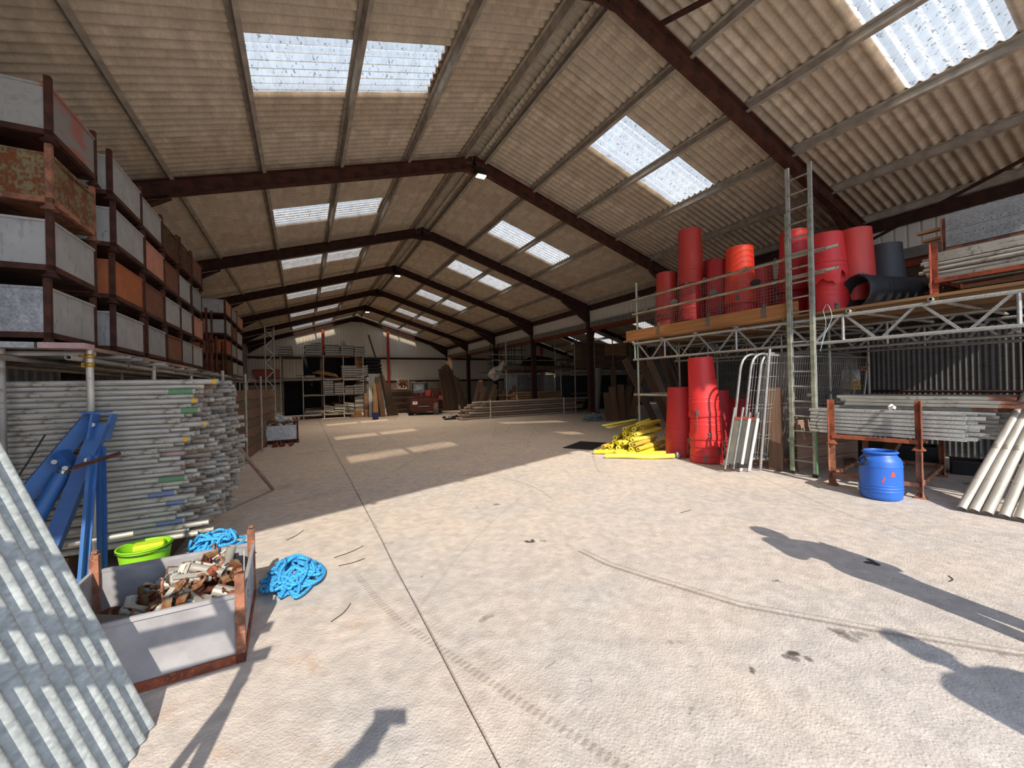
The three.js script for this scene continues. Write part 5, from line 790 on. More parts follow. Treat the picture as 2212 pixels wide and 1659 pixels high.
// net bundle, corrugated sheets and leaning boards
{ const t = thing('net_stack', 'tall stack of folded black netting beside the rack', 'netting', 3.5, 2.15, 23.6); for (let i = 0; i < 6; i++) { const g = new RoundedBoxGeometry(0.95 - rr(0, 0.1), 0.17, 0.7, 3, 0.06), p = g.attributes.position; for (let k = 0; k < p.count; k++) p.setY(k, p.getY(k) + 0.03 * Math.sin(p.getX(k) * 9 + i)); g.computeVertexNormals(); part(t, 'folded_net', uvBox(g).translate(rr(-0.05, 0.05), 0.09 + i * 0.17, 0), MT.black); } part(t, 'support_table', [B(0.9, 0.04, 0.8, 0, -0.02, 0), ...[[-0.4, -0.3], [0.4, -0.3], [-0.4, 0.3], [0.4, 0.3]].map(([a, b]) => pipe(V(a, -2.15, b), V(a, 0, b), 0.03, 6))], MT.wired); }
{ const g = sheet(wave(10, 0.082, 0.012, 5), 2.25, 0.003), m = solo('corrugated_sheet', 'grey corrugated sheet leaning behind boards near the telehandler', 'metal sheet', g, MT.galv, 3.02, 0.01, 21.9); m.rotation.x = -0.1; m.rotation.z = -0.02; m.position.y = 0.02; }
[[3.3, 21.6, 1.75, 0.03, 4, 0.25, 'orange sunlit'], [3.66, 21.5, 1.78, -0.06, 2, 0.24, 'brown'], [3.55, 21.7, 2.1, -0.02, 3, 0.22, 'tall dark']].forEach(([x, z, L, a, m, w, l]) => { const o = solo('scaffold_board', `${l} board leaning on the corrugated sheet near the telehandler`, 'board', B(L, 0.04, w).rotateZ(PI / 2).rotateY(PI / 2).translate(0, L / 2, 0), MT.wood[m], x, 0, z); o.rotation.set(-0.12, 0, -a * 1.5); });
for (let i = 0; i < 6; i++) { const o = solo('scaffold_board', `dark board in the leaning row left of the telehandler, ${['first', 'second', 'third', 'fourth', 'fifth', 'sixth'][i]}`, 'board', B(2.3 - i * 0.12, 0.04, 0.2).rotateZ(PI / 2).translate(0, 1.15 - i * 0.06, 0), MT.wood[3], 4.02 + i * 0.1, 0, 21.9 + i * 0.06, 0.4); o.rotation.set(-0.06, 0.4, 0.14 + i * 0.03, 'YXZ'); }
{ const o = solo('wooden_pole', 'very long thin pole leaning on the back wall', 'pole', pipe(V(0, 0, 0), V(-1.0, 4.6, -1.6), 0.05, 8), MT.wood[3], 4.5, 0.02, 23.2); }
{ const t = thing('bucket', 'dark blue bucket in front of the leaning boards', 'bucket', 3.04, 0, 19.9); part(t, 'tub', lathe([[0, 0.004], [0.13, 0], [0.165, 0.32], [0.175, 0.325], [0.175, 0.335], [0.155, 0.335], [0.125, 0.02], [0, 0.02]], 20), MT.navy); part(t, 'handle', curveTube([V(-0.17, 0.32, 0), V(-0.1, 0.3, 0.12), V(0.1, 0.3, 0.12), V(0.17, 0.32, 0)], 0.005, 14, 5), MT.dark); }
// ---------- telehandler ----------
{
  const t = thing('telehandler', 'dusty red telehandler seen from behind near the back wall', 'vehicle', 5.72, 0, 21.2, -0.22), r = MT.telered;
  part(t, 'counterweight', extr([[-0.72, 0.32], [-0.6, 0.22], [0.55, 0.22], [0.68, 0.32], [0.72, 0.7], [0.66, 0.84], [-0.66, 0.84], [-0.74, 0.72]], 0.5, 0.03).translate(0, 0, -0.25), r);
  part(t, 'hood', extr([[-0.75, 0.8], [0.72, 0.8], [0.68, 0.92], [0.3, 0.98], [-0.3, 0.98], [-0.72, 0.92]], 1.2, 0.02).translate(0, 0, -1.2), r);
  part(t, 'tow_recess', B(0.42, 0.1, 0.03, -0.02, 0.56, 0.28), MT.dark); part(t, 'step_plate', B(0.5, 0.03, 0.06, -0.02, 0.47, 0.29), MT.alud);
  part(t, 'number_plate', B(0.24, 0.16, 0.012, -0.46, 0.66, 0.286), MT.white); part(t, 'plate_text', [B(0.14, 0.03, 0.004, -0.46, 0.68, 0.294)], MT.dark);
  part(t, 'chassis', B(1.0, 0.3, 2.2, 0, 0.5, -1.1), MT.dark);
  const wheel = (x, z, R, w, m) => { const q = part(t, 'wheel', new THREE.TorusGeometry(R - w * 0.5, w * 0.5, 10, 26).scale(1, 1, 1.15).rotateY(PI / 2).translate(x, R, z), m); part(q, 'hub', lathe([[0, -w * 0.3], [R * 0.55, -w * 0.3], [R * 0.6, w * 0.3], [0, w * 0.3]], 18).rotateZ(PI / 2).translate(x, R, z), MT.redox); for (let i = 0; i < 18; i++) { const a = (i / 18) * 2 * PI; for (const s of [-1, 1]) part(q, 'tread_lug', B(w * 0.62, 0.03, 0.05).rotateY(s * 0.5).translate(s * w * 0.26, R, 0).applyMatrix4(new THREE.Matrix4().makeRotationX(a + (s > 0 ? 0 : 0.17))).translate(x, R, z), m); } };
  wheel(-0.68, -0.1, 0.36, 0.24, MT.tyre); wheel(0.62, -0.05, 0.4, 0.24, MT.tyred); wheel(-0.7, -1.75, 0.44, 0.28, MT.tyre); wheel(0.95, -1.5, 0.48, 0.28, MT.tyred);
  part(t, 'mudguard', new THREE.CylinderGeometry(0.52, 0.52, 0.34, 14, 1, true, -0.4, 2.2).rotateZ(PI / 2).translate(0.92, 0.46, -1.5), M('#a03428', { map: TX.flake, roughness: 0.7, side: THREE.DoubleSide }));
  for (const [x, z] of [[-0.55, -0.35], [0.1, -0.35], [-0.55, -1.3], [0.1, -1.3]]) part(t, 'cab_pillar', B(0.06, 0.85, 0.06, x, 1.28, z), MT.dark);
  part(t, 'cab_roof', RB(0.78, 0.07, 1.1, 0.02, -0.22, 1.72, -0.82), MT.wired); part(t, 'cab_window', B(0.6, 0.6, 0.006, -0.22, 1.36, -0.36), new THREE.MeshPhysicalMaterial({ color: '#cfd4d0', roughness: 0.25, transmission: 1, thickness: 0 })); part(t, 'seat', [RB(0.42, 0.4, 0.1, 0.03, -0.24, 1.12, -0.6), RB(0.42, 0.1, 0.42, 0.03, -0.24, 0.98, -0.85)], MT.dark);
  part(t, 'cab_wall', B(0.66, 0.3, 0.03, -0.22, 1.03, -0.36), r); part(t, 'exhaust', pipe(V(0.2, 0.95, -0.5), V(0.2, 1.75, -0.5), 0.05, 10), MT.tyre); part(t, 'beacon', lathe([[0, 0], [0.05, 0], [0.05, 0.05], [0.03, 0.08], [0, 0.08]], 12).translate(0.1, 1.76, -0.5), MT.dark);
  part(t, 'engine_cover', [RB(0.3, 0.32, 0.5, 0.02, 0.24, 1.16, -0.3)], MT.telered2); part(t, 'boom_head', [RB(0.42, 0.36, 0.4, 0.02, 0.56, 1.14, -0.5), B(0.05, 0.5, 0.5, 0.78, 1.1, -0.5)], r); part(t, 'boom', B(0.3, 0.34, 2.6, 0.52, 1.1, -1.9), r);
  part(t, 'lamp_bracket', [pipe(V(0.46, 0.98, 0.05), V(0.46, 1.16, 0.05), 0.012, 6), pipe(V(-0.12, 0.98, 0.05), V(-0.12, 1.18, 0.05), 0.012, 6)], MT.alud); part(t, 'tail_light', B(0.12, 0.1, 0.05, -0.82, 0.72, 0.1), MT.dark);
}
// timber stack behind it, with its cage of offcuts
for (let i = 0; i < 11; i++) for (const [x0, k, L] of [[4.5, 'left', 1.55], [6.5, 'right', 2.0]]) { const y = 0.08 + i * 0.118; if (k === 'right' && i > 11) continue; solo('long_plank', `long plank in the ${k} pile behind the telehandler`, 'plank', B(L + (k === 'right' ? i < 7 ? 0.25 : 0 : 0) + rr(-0.05, 0.1), 0.09, 0.9), MT.wood[k === 'right' && i < 8 ? [4, 0, 4][i % 3] : [2, 5, 3][i % 3]], x0 + L / 2 + rr(-0.04, 0.04), y, 24.6, rr(-0.01, 0.01), `planks in the ${k} pile behind the telehandler`); }
for (const [x, w] of [[5.2, 1.5], [7.5, 2]]) solo('long_plank', `rear plank pile under the pale panel, ${x < 6 ? 'left' : 'right'} one`, 'plank', B(w, 1.36, 0.2, 0, 0.68, 0), MT.wood[2], x, 0, 24.95);
{ const t = thing('wire_cage', 'white-framed cage of logs on the plank pile', 'cage', 5.3, 1.38, 24.5); part(t, 'frame', [[-0.33, -0.33, 0, 0.62], [0.33, 0.33, 0, 0.9]].map(([a, b, y0, y1]) => pipe(V(a, y0, 0.3), V(b, y1, 0.3), 0.02, 6)).concat([pipe(V(-0.7, 0.62, 0.3), V(0.35, 0.64, 0.3), 0.02, 6), pipe(V(-0.33, 0.02, 0.3), V(0.33, 0.02, 0.3), 0.02, 6)]), MT.white); for (let i = 0; i < 22; i++) part(t, 'log', pipe(V(rr(-0.28, 0.28), rr(0.05, 0.55), 0.28), V(rr(-0.28, 0.28), rr(0.05, 0.55), -0.3), rr(0.02, 0.05), 7), MT.wood[i % 3 ? 1 : 4]); }
solo('cream_board', 'pale cream panel standing on the plank pile right of the cage', 'panel', B(0.55, 0.5, 0.02), M('#d8cfae', { map: TX.mottle }), 5.95, 1.62, 24.9); solo('cream_board', 'long pale panel behind the telehandler cab', 'panel', B(1.9, 0.45, 0.02), M('#a9a796', { map: TX.mottle }), 7.6, 1.6, 24.9);
[[7.62, 2.6, 0.09, 24.2, 2], [7.84, 2.75, 0.1, 24.1, 2], [8.02, 2.85, 0.11, 24.0, 3], [8.2, 3.1, 0.12, 24.1, 3], [8.42, 3.4, 0.11, 24.3, 2], [8.7, 2.2, 0.24, 23.9, 2], [8.95, 2.1, 0.27, 24.0, 3]].forEach(([x, L, a, z, m], i) => { const o = solo('scaffold_board', `tall weathered board leaning on the column by the plank pile, ${['first', 'second', 'third', 'fourth', 'fifth', 'sixth', 'seventh'][i]} from the left`, 'board', B(L, 0.06, 0.24).rotateZ(PI / 2).rotateY(PI / 2 + 0.2).translate(0, L / 2, 0), MT.wood[m], x + 0.15, 0, z - 0.3); o.rotation.set(-0.05, 0, a); });
for (let i = 0; i < 9; i++) { const L = 1.5 + rr(-0.2, 0.3), o = solo('scaffold_board', 'short weathered board in the leaning fan beyond the pipe stack', 'board', B(L, 0.05, 0.22).rotateZ(PI / 2).rotateY(PI / 2 + rr(-0.2, 0.2)).translate(0, L / 2, 0), MT.wood[2 + (i % 2)], 7.9 + i * 0.19 + (i > 5 ? 0.5 : 0), 0, 19.6 + rr(-0.2, 0.3), 0, 'short boards in the leaning fan'); o.rotation.set(-0.1, 0, -0.42 + rr(-0.1, 0.12) + (i === 4 ? 0.4 : 0)); }
// ---------- stack of long aluminium pipes on the floor between the columns ----------
{
  const gs = [6.2, 5.6, 6.0].map((L) => pipe(V(0, 0, 0), V(L, 0, 0), 0.052, 8));
  for (let r = 0; r < 7; r++) for (let c = 0; c < 7 - (r > 4 ? r - 3 : 0); c++) solo('long_pipe', 'long dusty pipe in the low stack between the brown columns', 'pipe', gs[(r + c) % 3], [MT.tube[2], MT.tube[0], MT.wood[5], MT.tube[3]][(r * 2 + c) % 4], 6.15 + r * 0.12 + rr(-0.25, 0.4), 0.05 + r * 0.112, 16.55 + c * 0.106 + r * 0.03, rr(-0.006, 0.006) + 0.03, 'long pipes in the stack between the columns');
  for (const [x, z, h, l] of [[7.47, 16.45, 0.85, 'left'], [11.4, 16.35, 0.82, 'right'], [9.4, 17.5, 1.0, 'rear']]) solo('stake', `pale upright stake holding the pipe stack, ${l} one`, 'stake', pipe(V(0, 0, 0), V(0, h, 0), 0.04, 8), MT.tube[2], x, 0, z);
  for (let r = 0; r < 9; r++) for (let c = 0; c < 2; c++) solo('long_pipe', 'pale pipe in the higher stack behind the low pipe stack', 'pipe', gs[r % 3], r > 4 ? MT.wood[4] : MT.tube[(r + c) % 3], 9.4 + rr(-0.3, 0.4) + (r < 3 ? 1 : 0), 0.06 + r * 0.125, 18.0 + c * 0.11, 0.02, 'pipes in the higher stack behind');
  for (const [x, h] of [[12.9, 1.15], [13.6, 1.2], [14.2, 1.15]]) solo('stake', `yellowish stake of the higher pipe stack, ${x < 13 ? 'left' : x < 14 ? 'middle' : 'right'} one`, 'stake', pipe(V(0, 0, 0), V(0, h, 0), 0.035, 8), MT.wood[4], x, 0, 17.85);
  for (let i = 0; i < 14; i++) solo('pipe_fitting', 'black pipe fitting lying at the end of the low pipe stack', 'fitting', [new THREE.TorusGeometry(0.07, 0.025, 6, 12).rotateX(rr(0, 2)), B(0.16, 0.03, 0.05)], i % 5 ? MT.black : MT.white, 5.9 + rr(-0.3, 0.7) + (i % 2) * 1.6, 0.085 + (i % 2) * 0.0, 17.5 + rr(-0.2, 0.2), rr(0, 3), 'black fittings at the pipe stack');
  for (let i = 0; i < 4; i++) solo('black_pole', `dark pole lying on the floor at the front of the low pipe stack, ${['first', 'second', 'third', 'fourth'][i]} one`, 'pole', pipe(V(0, 0.04, 0), V(1.3, 0.04, 0.1), 0.035, 8), MT.black, 5.55 + i * 0.1, i > 2 ? 0.07 : 0, 17.2 + i * 0.1, 0.05);
}
// ---------- side hall platform with guard rails, sheets and boards ----------
{
  const t = thing('storage_platform', 'long scaffold platform with guard rails in the side hall', 'scaffold', 0, 0, 0), z = 19.6, y0 = 2.2;
  for (let i = 0; i < 6; i++) { const x = 9.9 + i * 1.6; for (const dz of [0, 2.4]) part(t, 'post', pipe(V(x, 0, -z - dz), V(x, (i % 2 ? 4.35 : 3.9) - (dz ? 0.3 : 0), -z - dz), 0.03, 8), dz ? MT.wired : MT.tube[2]); }
  for (const y of [2.1, 2.85, 3.15, 0.95]) part(t, 'guard_rail', pipe(V(9.0, y, -z), V(18.2, y, -z), 0.028, 8), MT.tube[1]);
  for (let i = 0; i < 3; i++) part(t, 'toe_board', B(3.0, 0.25, 0.04, 11.2 + i * 3.02, 2.42, -z + 0.04), MT.wood[2]);
  for (let i = 0; i < 10; i++) part(t, 'deck_board', B(8.6, 0.04, 0.22, 13.6, 2.25, -z - 0.15 - i * 0.24), MT.wood[3]);
  for (let i = 0; i < 6; i++) part(t, 'toe_clip', [B(0.03, 0.3, 0.05, 11 + i * 1.3, 2.5, -z + 0.08), B(0.12, 0.05, 0.05, 11 + i * 1.3, 2.65, -z + 0.08)], MT.dark);
}
for (let i = 0; i < 7; i++) solo('corrugated_sheet', `grey corrugated sheet standing under the side hall platform, ${['first', 'second', 'third', 'fourth', 'fifth', 'sixth', 'seventh'][i]} from the left`, 'metal sheet', sheet(i % 3 === 2 ? ribs(4, 0.2, 0.03, 0.05) : wave(i % 2 ? 8 : 11, i % 2 ? 0.1 : 0.076, 0.014, 4), 1.15, 0.003), [MT.galv, MT.wallgrey, M('#8f98ad', { map: TX.galv, roughness: 0.5, metalness: 0.4 })][i % 3], 10.1 + i * 0.86, 0.9, 20.3);
solo('sheet_stand', 'timber stand carrying the corrugated sheets in the side hall', 'stand', [B(6.2, 0.06, 0.5, 0, 0.86, 0), ...[-2.9, -1, 1, 2.9].map((x) => B(0.08, 0.84, 0.4, x, 0.42, 0))], MT.wood[3], 13.1, 0, 20.3);
// clutter on that platform: coils, dark net, tarpaulin bundle
solo('net_bundle', 'black heap of netting on the side hall platform', 'netting', (() => { const g = new THREE.SphereGeometry(1, 30, 16), p = g.attributes.position; for (let i = 0; i < p.count; i++) { const k = 1 + 0.12 * Math.sin(p.getX(i) * 9) * Math.sin(p.getY(i) * 11 + p.getZ(i) * 7); p.setXYZ(i, p.getX(i) * 1.1 * k, Math.max(-0.3, p.getY(i) * 0.55 * k), p.getZ(i) * 0.7 * k); } g.computeVertexNormals(); return g; })(), MT.black, 12.6, 2.62, 20.6);
{ const g = []; for (let i = 0; i < 120; i++) { const a = V(rr(-1.1, 1.1), rr(0, 0.75), rr(-0.4, 0.4)); g.push(i % 3 ? pipe(a, a.clone().add(V(rr(-0.2, 0.2), rr(-0.12, 0.12), rr(-0.25, 0.25))), 0.022, 5) : new THREE.TorusGeometry(0.09, 0.02, 5, 10).rotateY(rr(0, 3)).translate(a.x, a.y, a.z)); } solo('scaffold_clutter', 'tangled heap of pale scaffold bits on the side hall platform', 'scrap', g, MT.alud, 14.3, 2.35, 20.4).userData.kind = 'stuff'; }
solo('tarpaulin', 'white crumpled tarpaulin bundle hanging at the left end of the platform', 'tarpaulin', (() => { const g = new THREE.CylinderGeometry(0.2, 0.3, 1.1, 20, 12), p = g.attributes.position; for (let i = 0; i < p.count; i++) { const k = 1 + 0.25 * Math.sin(p.getY(i) * 8 + p.getX(i) * 14) + 0.12 * Math.sin(p.getZ(i) * 22); p.setX(i, p.getX(i) * k); p.setZ(i, p.getZ(i) * k); } g.rotateZ(-0.9); g.computeVertexNormals(); return g; })(), MT.tarp, 9.6, 2.3, 20.0);
solo('tarpaulin', 'teal folded tarpaulin beside the white one on the platform', 'tarpaulin', (() => { const g = new RoundedBoxGeometry(0.9, 0.4, 0.6, 3, 0.1), p = g.attributes.position; for (let i = 0; i < p.count; i++) p.setY(i, p.getY(i) + 0.06 * Math.sin(p.getX(i) * 13)); g.computeVertexNormals(); return g; })(), MT.teal, 10.5, 2.48, 20.0);
for (const [x, l] of [[9.9, 'left'], [10.6, 'middle'], [11.5, 'right']]) { const t = thing('guard_frame', `dark upright frame at the ${l} of the platform's left end`, 'frame', x, 2.25, 21.6); for (const s of [0, 0.5]) part(t, 'upright', pipe(V(s, 0, 0), V(s, 1.7, 0), 0.025, 6), MT.dark); for (const y of [0.5, 0.95, 1.35]) part(t, 'rail', pipe(V(-0.2, y, 0), V(0.8, y, 0), 0.022, 6), MT.dark); }
// wall of stacked timber boards, leaning boards and poles past the third column
for (let r = 0; r < 6; r++) for (let c = 0; c < 3; c++) solo('stored_board', 'board in the timber wall stored on the side hall platform', 'board', B(1.5, 0.2, 0.6), c === 1 && r > 2 ? MT.wood[4] : MT.wood[2 + ((r + c) % 2)], 12.9 + c * 1.53, 2.35 + r * 0.207, 16.2 + c * 0.05, 0.02, 'boards in the stored timber wall');
{ const t = thing('timber_platform', 'scaffold platform carrying the stored timber wall', 'scaffold', 0, 0, 0); for (let i = 0; i < 5; i++) { const x = 11.7 + i * 1.2; for (const z of [15.8, 17]) part(t, 'post', pipe(V(x, 0, -z), V(x, z < 16 ? 3.75 : 2.2, -z), 0.028, 8), MT.tube[1]); } for (const y of [2.1, 1.9]) for (const z of [15.75, 17]) part(t, 'ledger', pipe(V(11.4, y, -z), V(17.2, y, -z), 0.026, 8), MT.tube[0]); for (let i = 0; i < 5; i++) part(t, 'deck_board', B(5.6, 0.04, 0.22, 14.3, 2.22, -15.85 - i * 0.25), MT.wood[3]); part(t, 'lower_rail', pipe(V(11.4, 1.0, -15.75), V(17.2, 1.0, -15.75), 0.024, 8), MT.wired); }
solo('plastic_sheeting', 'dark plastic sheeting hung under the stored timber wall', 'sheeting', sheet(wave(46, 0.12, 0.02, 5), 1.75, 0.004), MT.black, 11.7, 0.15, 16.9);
[[10.75, 11.95, 1.35, 0.07, 2, 'left'], [11.05, 11.95, 1.42, -0.02, 2, 'middle'], [11.3, 12.0, 1.38, -0.16, 3, 'right'], [10.55, 12.1, 1.1, 0.05, 3, 'short outer']].forEach(([x, z, L, a, m, l]) => { const o = solo('scaffold_board', `dark brown ${l} board leaning by the grey rope column`, 'board', B(L, 0.05, 0.26).rotateZ(PI / 2).rotateY(PI / 2).translate(0, L / 2, 0), MT.wood[m], x, 0, z); o.rotation.set(-0.12, -0.5, a, 'YXZ'); });
{ const t = thing('rolled_net', 'grey rolled netting standing against the brown column', 'netting', 10.85, 0, 13.2); part(t, 'roll', (() => { const g = new THREE.CylinderGeometry(0.2, 0.14, 2.1, 18, 14), p = g.attributes.position; for (let i = 0; i < p.count; i++) { const k = 1 + 0.12 * Math.sin(p.getY(i) * 7 + p.getX(i) * 20); p.setX(i, p.getX(i) * k + 0.05 * Math.sin(p.getY(i) * 2)); } g.translate(0, 1.06, 0); g.computeVertexNormals(); return g; })(), MT.wired); part(t, 'tie', new THREE.TorusGeometry(0.16, 0.015, 6, 18).rotateX(PI / 2).translate(0.03, 1.0, 0), MT.ropeg); }
ropePile('rope', 'grey blue rope heap at the foot of the brown column', 10.15, 12.6, 0.6, 0.4, 0.3, 120, 0.016, MT.ropeg);
ropePile('rope', 'dark rope lying flat behind the leaning brown boards', 12.2, 12.8, 0.5, 0.3, 0.06, 50, 0.016, MT.ropeg);
[[10.4, 9.0, 2.75, 0.5, 2, 'first'], [10.72, 9.05, 2.5, 0.46, 5, 'second'], [11.3, 9.1, 2.9, 0.42, 2, 'third'], [11.75, 9.0, 2.7, 0.4, 3, 'fourth'], [12.1, 8.9, 2.9, 0.3, 2, 'fifth'], [9.95, 9.15, 2.5, 0.5, 3, 'sixth']].forEach(([x, z, L, a, m, l]) => { const o = solo('scaffold_board', `long board leaning behind the left red stack, ${l} one`, 'board', B(L, 0.045, 0.24).rotateZ(PI / 2).rotateY(PI / 2).translate(0, L / 2, 0), MT.wood[m], x, 0.02, z); o.rotation.set(-0.05, 0, a); });
[[12.9, 13.3, 1.9, -0.22, 4, 'pale slanting'], [13.6, 14, 2.1, 0.04, 3, 'dark upright'], [12.2, 13.6, 2.2, 0.02, 3, 'black upright']].forEach(([x, z, L, a, m, l]) => { const o = solo('scaffold_board', `${l} board leaning in the shade under the timber platform`, 'board', B(L, 0.05, 0.24).rotateZ(PI / 2).rotateY(PI / 2).translate(0, L / 2, 0), MT.wood[m], x, 0, z); o.rotation.set(-0.05, -0.6, a, 'YXZ'); });
for (let i = 0; i < 5; i++) solo('scaffold_tube', `rusty tube leaning in the dark behind the left red stack, ${['first', 'second', 'third', 'fourth', 'fifth'][i]} one`, 'tube', pipe(V(0, 0, 0), V(-1.0 + i * 0.05, 2.5, -0.2), 0.026, 8), MT.drust, 12.0 + i * 0.16, 0.01, 9.4 - i * 0.1);

// ---------- people just outside the frame: only their shadows are seen ----------
function fieldMesh(bones, cell, k) {
  const lo = V(1e9, 1e9, 1e9), hi = V(-1e9, -1e9, -1e9);
  for (const [a, b, r1, r2] of bones) for (const [p, r] of [[a, r1], [b, r2]]) { const m = r + cell * 2.5; lo.min(p.clone().subScalar(m)); hi.max(p.clone().addScalar(m)); }
  const size = Math.max(hi.x - lo.x, hi.y - lo.y, hi.z - lo.z), n = Math.ceil(size / cell) + 3, c = lo.clone().add(hi).multiplyScalar(0.5), half = n / 2;
  const mc = new MarchingCubes(n, new THREE.MeshStandardMaterial(), false, false, 120000); mc.isolation = 0;
  const B2 = bones.map(([a, b, r1, r2]) => ({ a, d: b.clone().sub(a), l: Math.max(1e-9, b.distanceToSquared(a)), r1, r2 })), p = V(0, 0, 0);
  for (let z = 0; z < n; z++) for (let y = 0; y < n; y++) for (let x = 0; x < n; x++) {
    p.set(c.x + (x - half) * cell, c.y + (y - half) * cell, c.z + (z - half) * cell); let s = 1e3;
    for (const q of B2) { const px = p.x - q.a.x, py = p.y - q.a.y, pz = p.z - q.a.z, t = clamp((px * q.d.x + py * q.d.y + pz * q.d.z) / q.l), e = Math.hypot(px - q.d.x * t, py - q.d.y * t, pz - q.d.z * t) - (q.r1 + (q.r2 - q.r1) * t), h = clamp(0.5 + (0.5 * (s - e)) / k); s = s * (1 - h) + e * h - k * h * (1 - h); }
    mc.field[x + y * n + z * n * n] = -s;
  }
  mc.update();
  const cnt = mc.count, g = new THREE.BufferGeometry(), P = new Float32Array(mc.positionArray.slice(0, cnt * 3)), N = new Float32Array(mc.normalArray.slice(0, cnt * 3));
  for (let i = 0; i < cnt; i++) { P[3 * i] = c.x + P[3 * i] * half * cell; P[3 * i + 1] = c.y + P[3 * i + 1] * half * cell; P[3 * i + 2] = c.z + P[3 * i + 2] * half * cell; }
  g.setAttribute('position', new THREE.BufferAttribute(P, 3)); g.setAttribute('normal', new THREE.BufferAttribute(N, 3)); g.setAttribute('uv', new THREE.BufferAttribute(new Float32Array(cnt * 2), 2));
  return g;
}
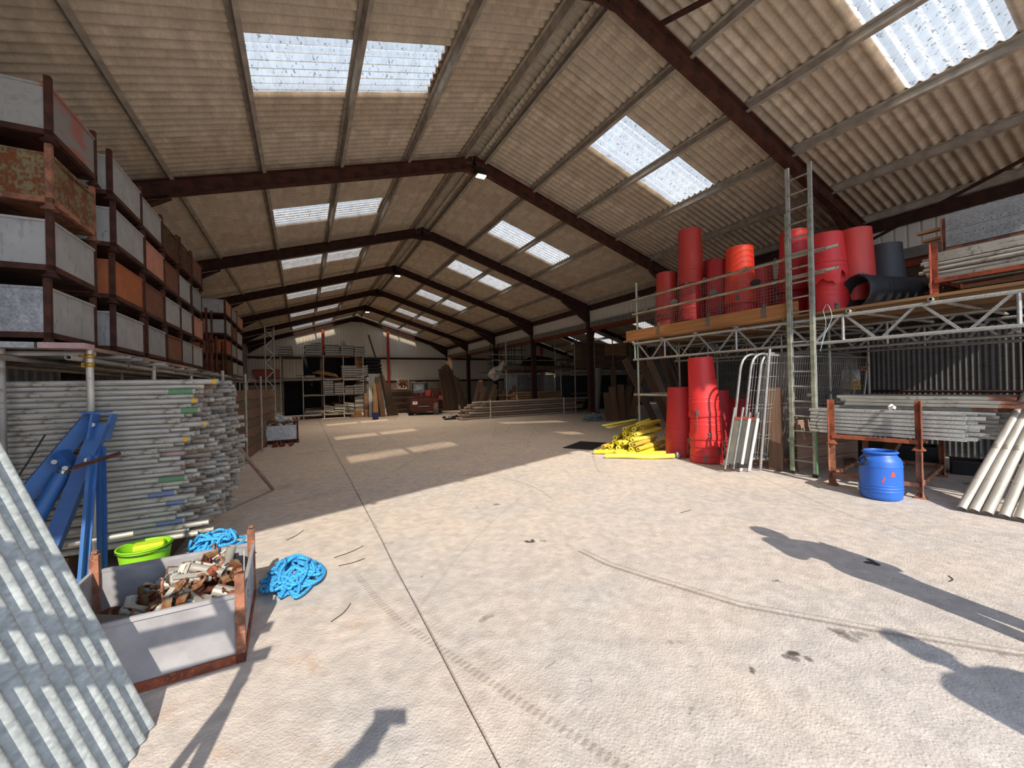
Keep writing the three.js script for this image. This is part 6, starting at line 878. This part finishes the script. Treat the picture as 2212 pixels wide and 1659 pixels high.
// joints in the person's own axes: y up, facing -z
function person(label, x, z, ry, arms, top, legs) {
  const t = thing('person', label, 'person', x, 0, z, ry), J = (a) => V(...a), S = [0.19, 1.42, 0.02];
  const head = [[J([0, 1.6, -0.01]), J([0, 1.66, 0.0]), 0.085, 0.09], [J([0, 1.56, -0.05]), J([0, 1.53, -0.055]), 0.05, 0.042], [J([0, 1.605, -0.1]), J([0, 1.58, -0.115]), 0.012, 0.016], [J([0.085, 1.61, 0.01]), J([0.088, 1.58, 0.01]), 0.018, 0.014], [J([-0.085, 1.61, 0.01]), J([-0.088, 1.58, 0.01]), 0.018, 0.014]];
  const torso = [[J([0, 1.5, 0.02]), J([0, 1.42, 0.02]), 0.055, 0.06], [J([-0.12, 1.36, 0.02]), J([0.12, 1.36, 0.02]), 0.105, 0.105], [J([-0.06, 1.25, 0.0]), J([0.06, 1.25, 0.0]), 0.12, 0.12], [J([0, 1.1, 0.01]), J([0, 0.98, 0.01]), 0.125, 0.13], [J([-0.08, 0.94, 0.02]), J([0.08, 0.94, 0.02]), 0.12, 0.12]];
  const arm = [], leg = [], hands = [];
  for (const s of [-1, 1]) {
    const a = arms[s < 0 ? 0 : 1], sh = J([s * 0.2, 1.39, 0.02]); arm.push([sh, J(a[0]), 0.056, 0.042], [J(a[0]), J(a[1]), 0.043, 0.028]);
    const w = J(a[1]), d = J(a[1]).sub(J(a[0])).normalize(), side = new THREE.Vector3().crossVectors(d, V(0, 0, 1)).normalize(), q = (u, v) => w.clone().addScaledVector(d, u).addScaledVector(side, v);
    hands.push([w, q(0.07, 0), 0.03, 0.034]); [-0.03, -0.01, 0.01, 0.028].forEach((v, i) => hands.push([q(0.08, v), q(0.12 + [0.0, 0.02, 0.025, 0.01][i], v * 1.1), 0.01, 0.009], [q(0.12 + [0.0, 0.02, 0.025, 0.01][i], v * 1.1), q(0.145 + [0, 0.02, 0.03, 0.01][i], v * 1.1).add(V(0, 0, -0.018)), 0.009, 0.008])); hands.push([q(0.02, 0.03), q(0.07, 0.055), 0.012, 0.01], [q(0.07, 0.055), q(0.095, 0.05).add(V(0, 0, -0.02)), 0.01, 0.009]);
    const L = legs[s < 0 ? 0 : 1]; leg.push([J([s * 0.09, 0.92, 0.02]), J(L[0]), 0.09, 0.058], [J(L[0]), J(L[1]), 0.058, 0.04], [J(L[1]), J([L[1][0], 0.045, L[1][2] - 0.13]), 0.042, 0.034]);
  }
  part(t, 'body', fieldMesh([...head, ...torso, ...arm, ...leg, ...hands], 0.016, 0.03), MT.skin);
  const grow = (b, k) => b.map(([a, c, r, q]) => [a, c, r + k, q + k]);
  part(t, 'jacket', fieldMesh(grow([...torso.slice(1), ...arm.map(([a, b, r, q], i) => (i % 2 ? [a, a.clone().lerp(b, 0.85), r, q] : [a, b, r, q]))], 0.016), 0.02, 0.03), top);
  part(t, 'trousers', fieldMesh(grow([torso[4], ...leg.filter((_, i) => i % 3 < 2)], 0.014), 0.02, 0.03), MT.cloth3);
  part(t, 'hair', fieldMesh([[J([0, 1.68, 0.02]), J([0, 1.66, 0.05]), 0.088, 0.085]], 0.012, 0.02), MT.dark);
  for (const s of [0, 1]) { const L = legs[s]; part(t, 'shoe', fieldMesh([[J([L[1][0], 0.05, L[1][2] + 0.03]), J([L[1][0], 0.045, L[1][2] - 0.16]), 0.052, 0.042]], 0.012, 0.01), MT.black); part(t, 'eye', new THREE.SphereGeometry(0.012, 10, 8).translate(s ? 0.032 : -0.032, 1.615, -0.086), MT.white); }
  return t;
}
const stand = [[[-0.1, 0.5, -0.0], [-0.11, 0.08, 0.04]], [[0.1, 0.5, -0.0], [0.11, 0.08, 0.04]]];
person('person in a dark jacket with arms folded forward, watching from the open end', 3.63, 0.28, -0.9, [[[-0.3, 1.14, 0.03], [-0.12, 1.1, -0.2]], [[0.3, 1.14, 0.03], [0.1, 1.14, -0.2]]], MT.cloth1, stand);
person('person in an olive jacket standing at the open end with arms down', 2.6, -1.12, -0.3, [[[-0.22, 1.12, 0.04], [-0.2, 0.86, -0.06]], [[0.22, 1.12, 0.04], [0.2, 0.86, -0.06]]], MT.cloth2, stand);
// the one taking the picture, phone held out to the side
{
  person('person in a navy jacket holding up a phone to take the picture', -0.78, -0.3, 0, [[[-0.25, 1.12, 0.08], [-0.27, 0.86, -0.02]], [[0.31, 1.31, -0.15], [0.58, 1.45, -0.235]]], MT.cloth1, stand);
  const p = thing('phone', 'dark phone held up in the hand of the person taking the picture', 'phone', -0.047, 1.535, -0.03, -0.48);
  part(p, 'body', RB(0.15, 0.074, 0.009, 0.004), MT.dark); part(p, 'screen', B(0.142, 0.066, 0.001, 0, 0, 0.0052), MT.black);
}

scene.traverse((o) => { if (o.isMesh) o.castShadow = o.receiveShadow = true; });
renderer.render(scene, camera);
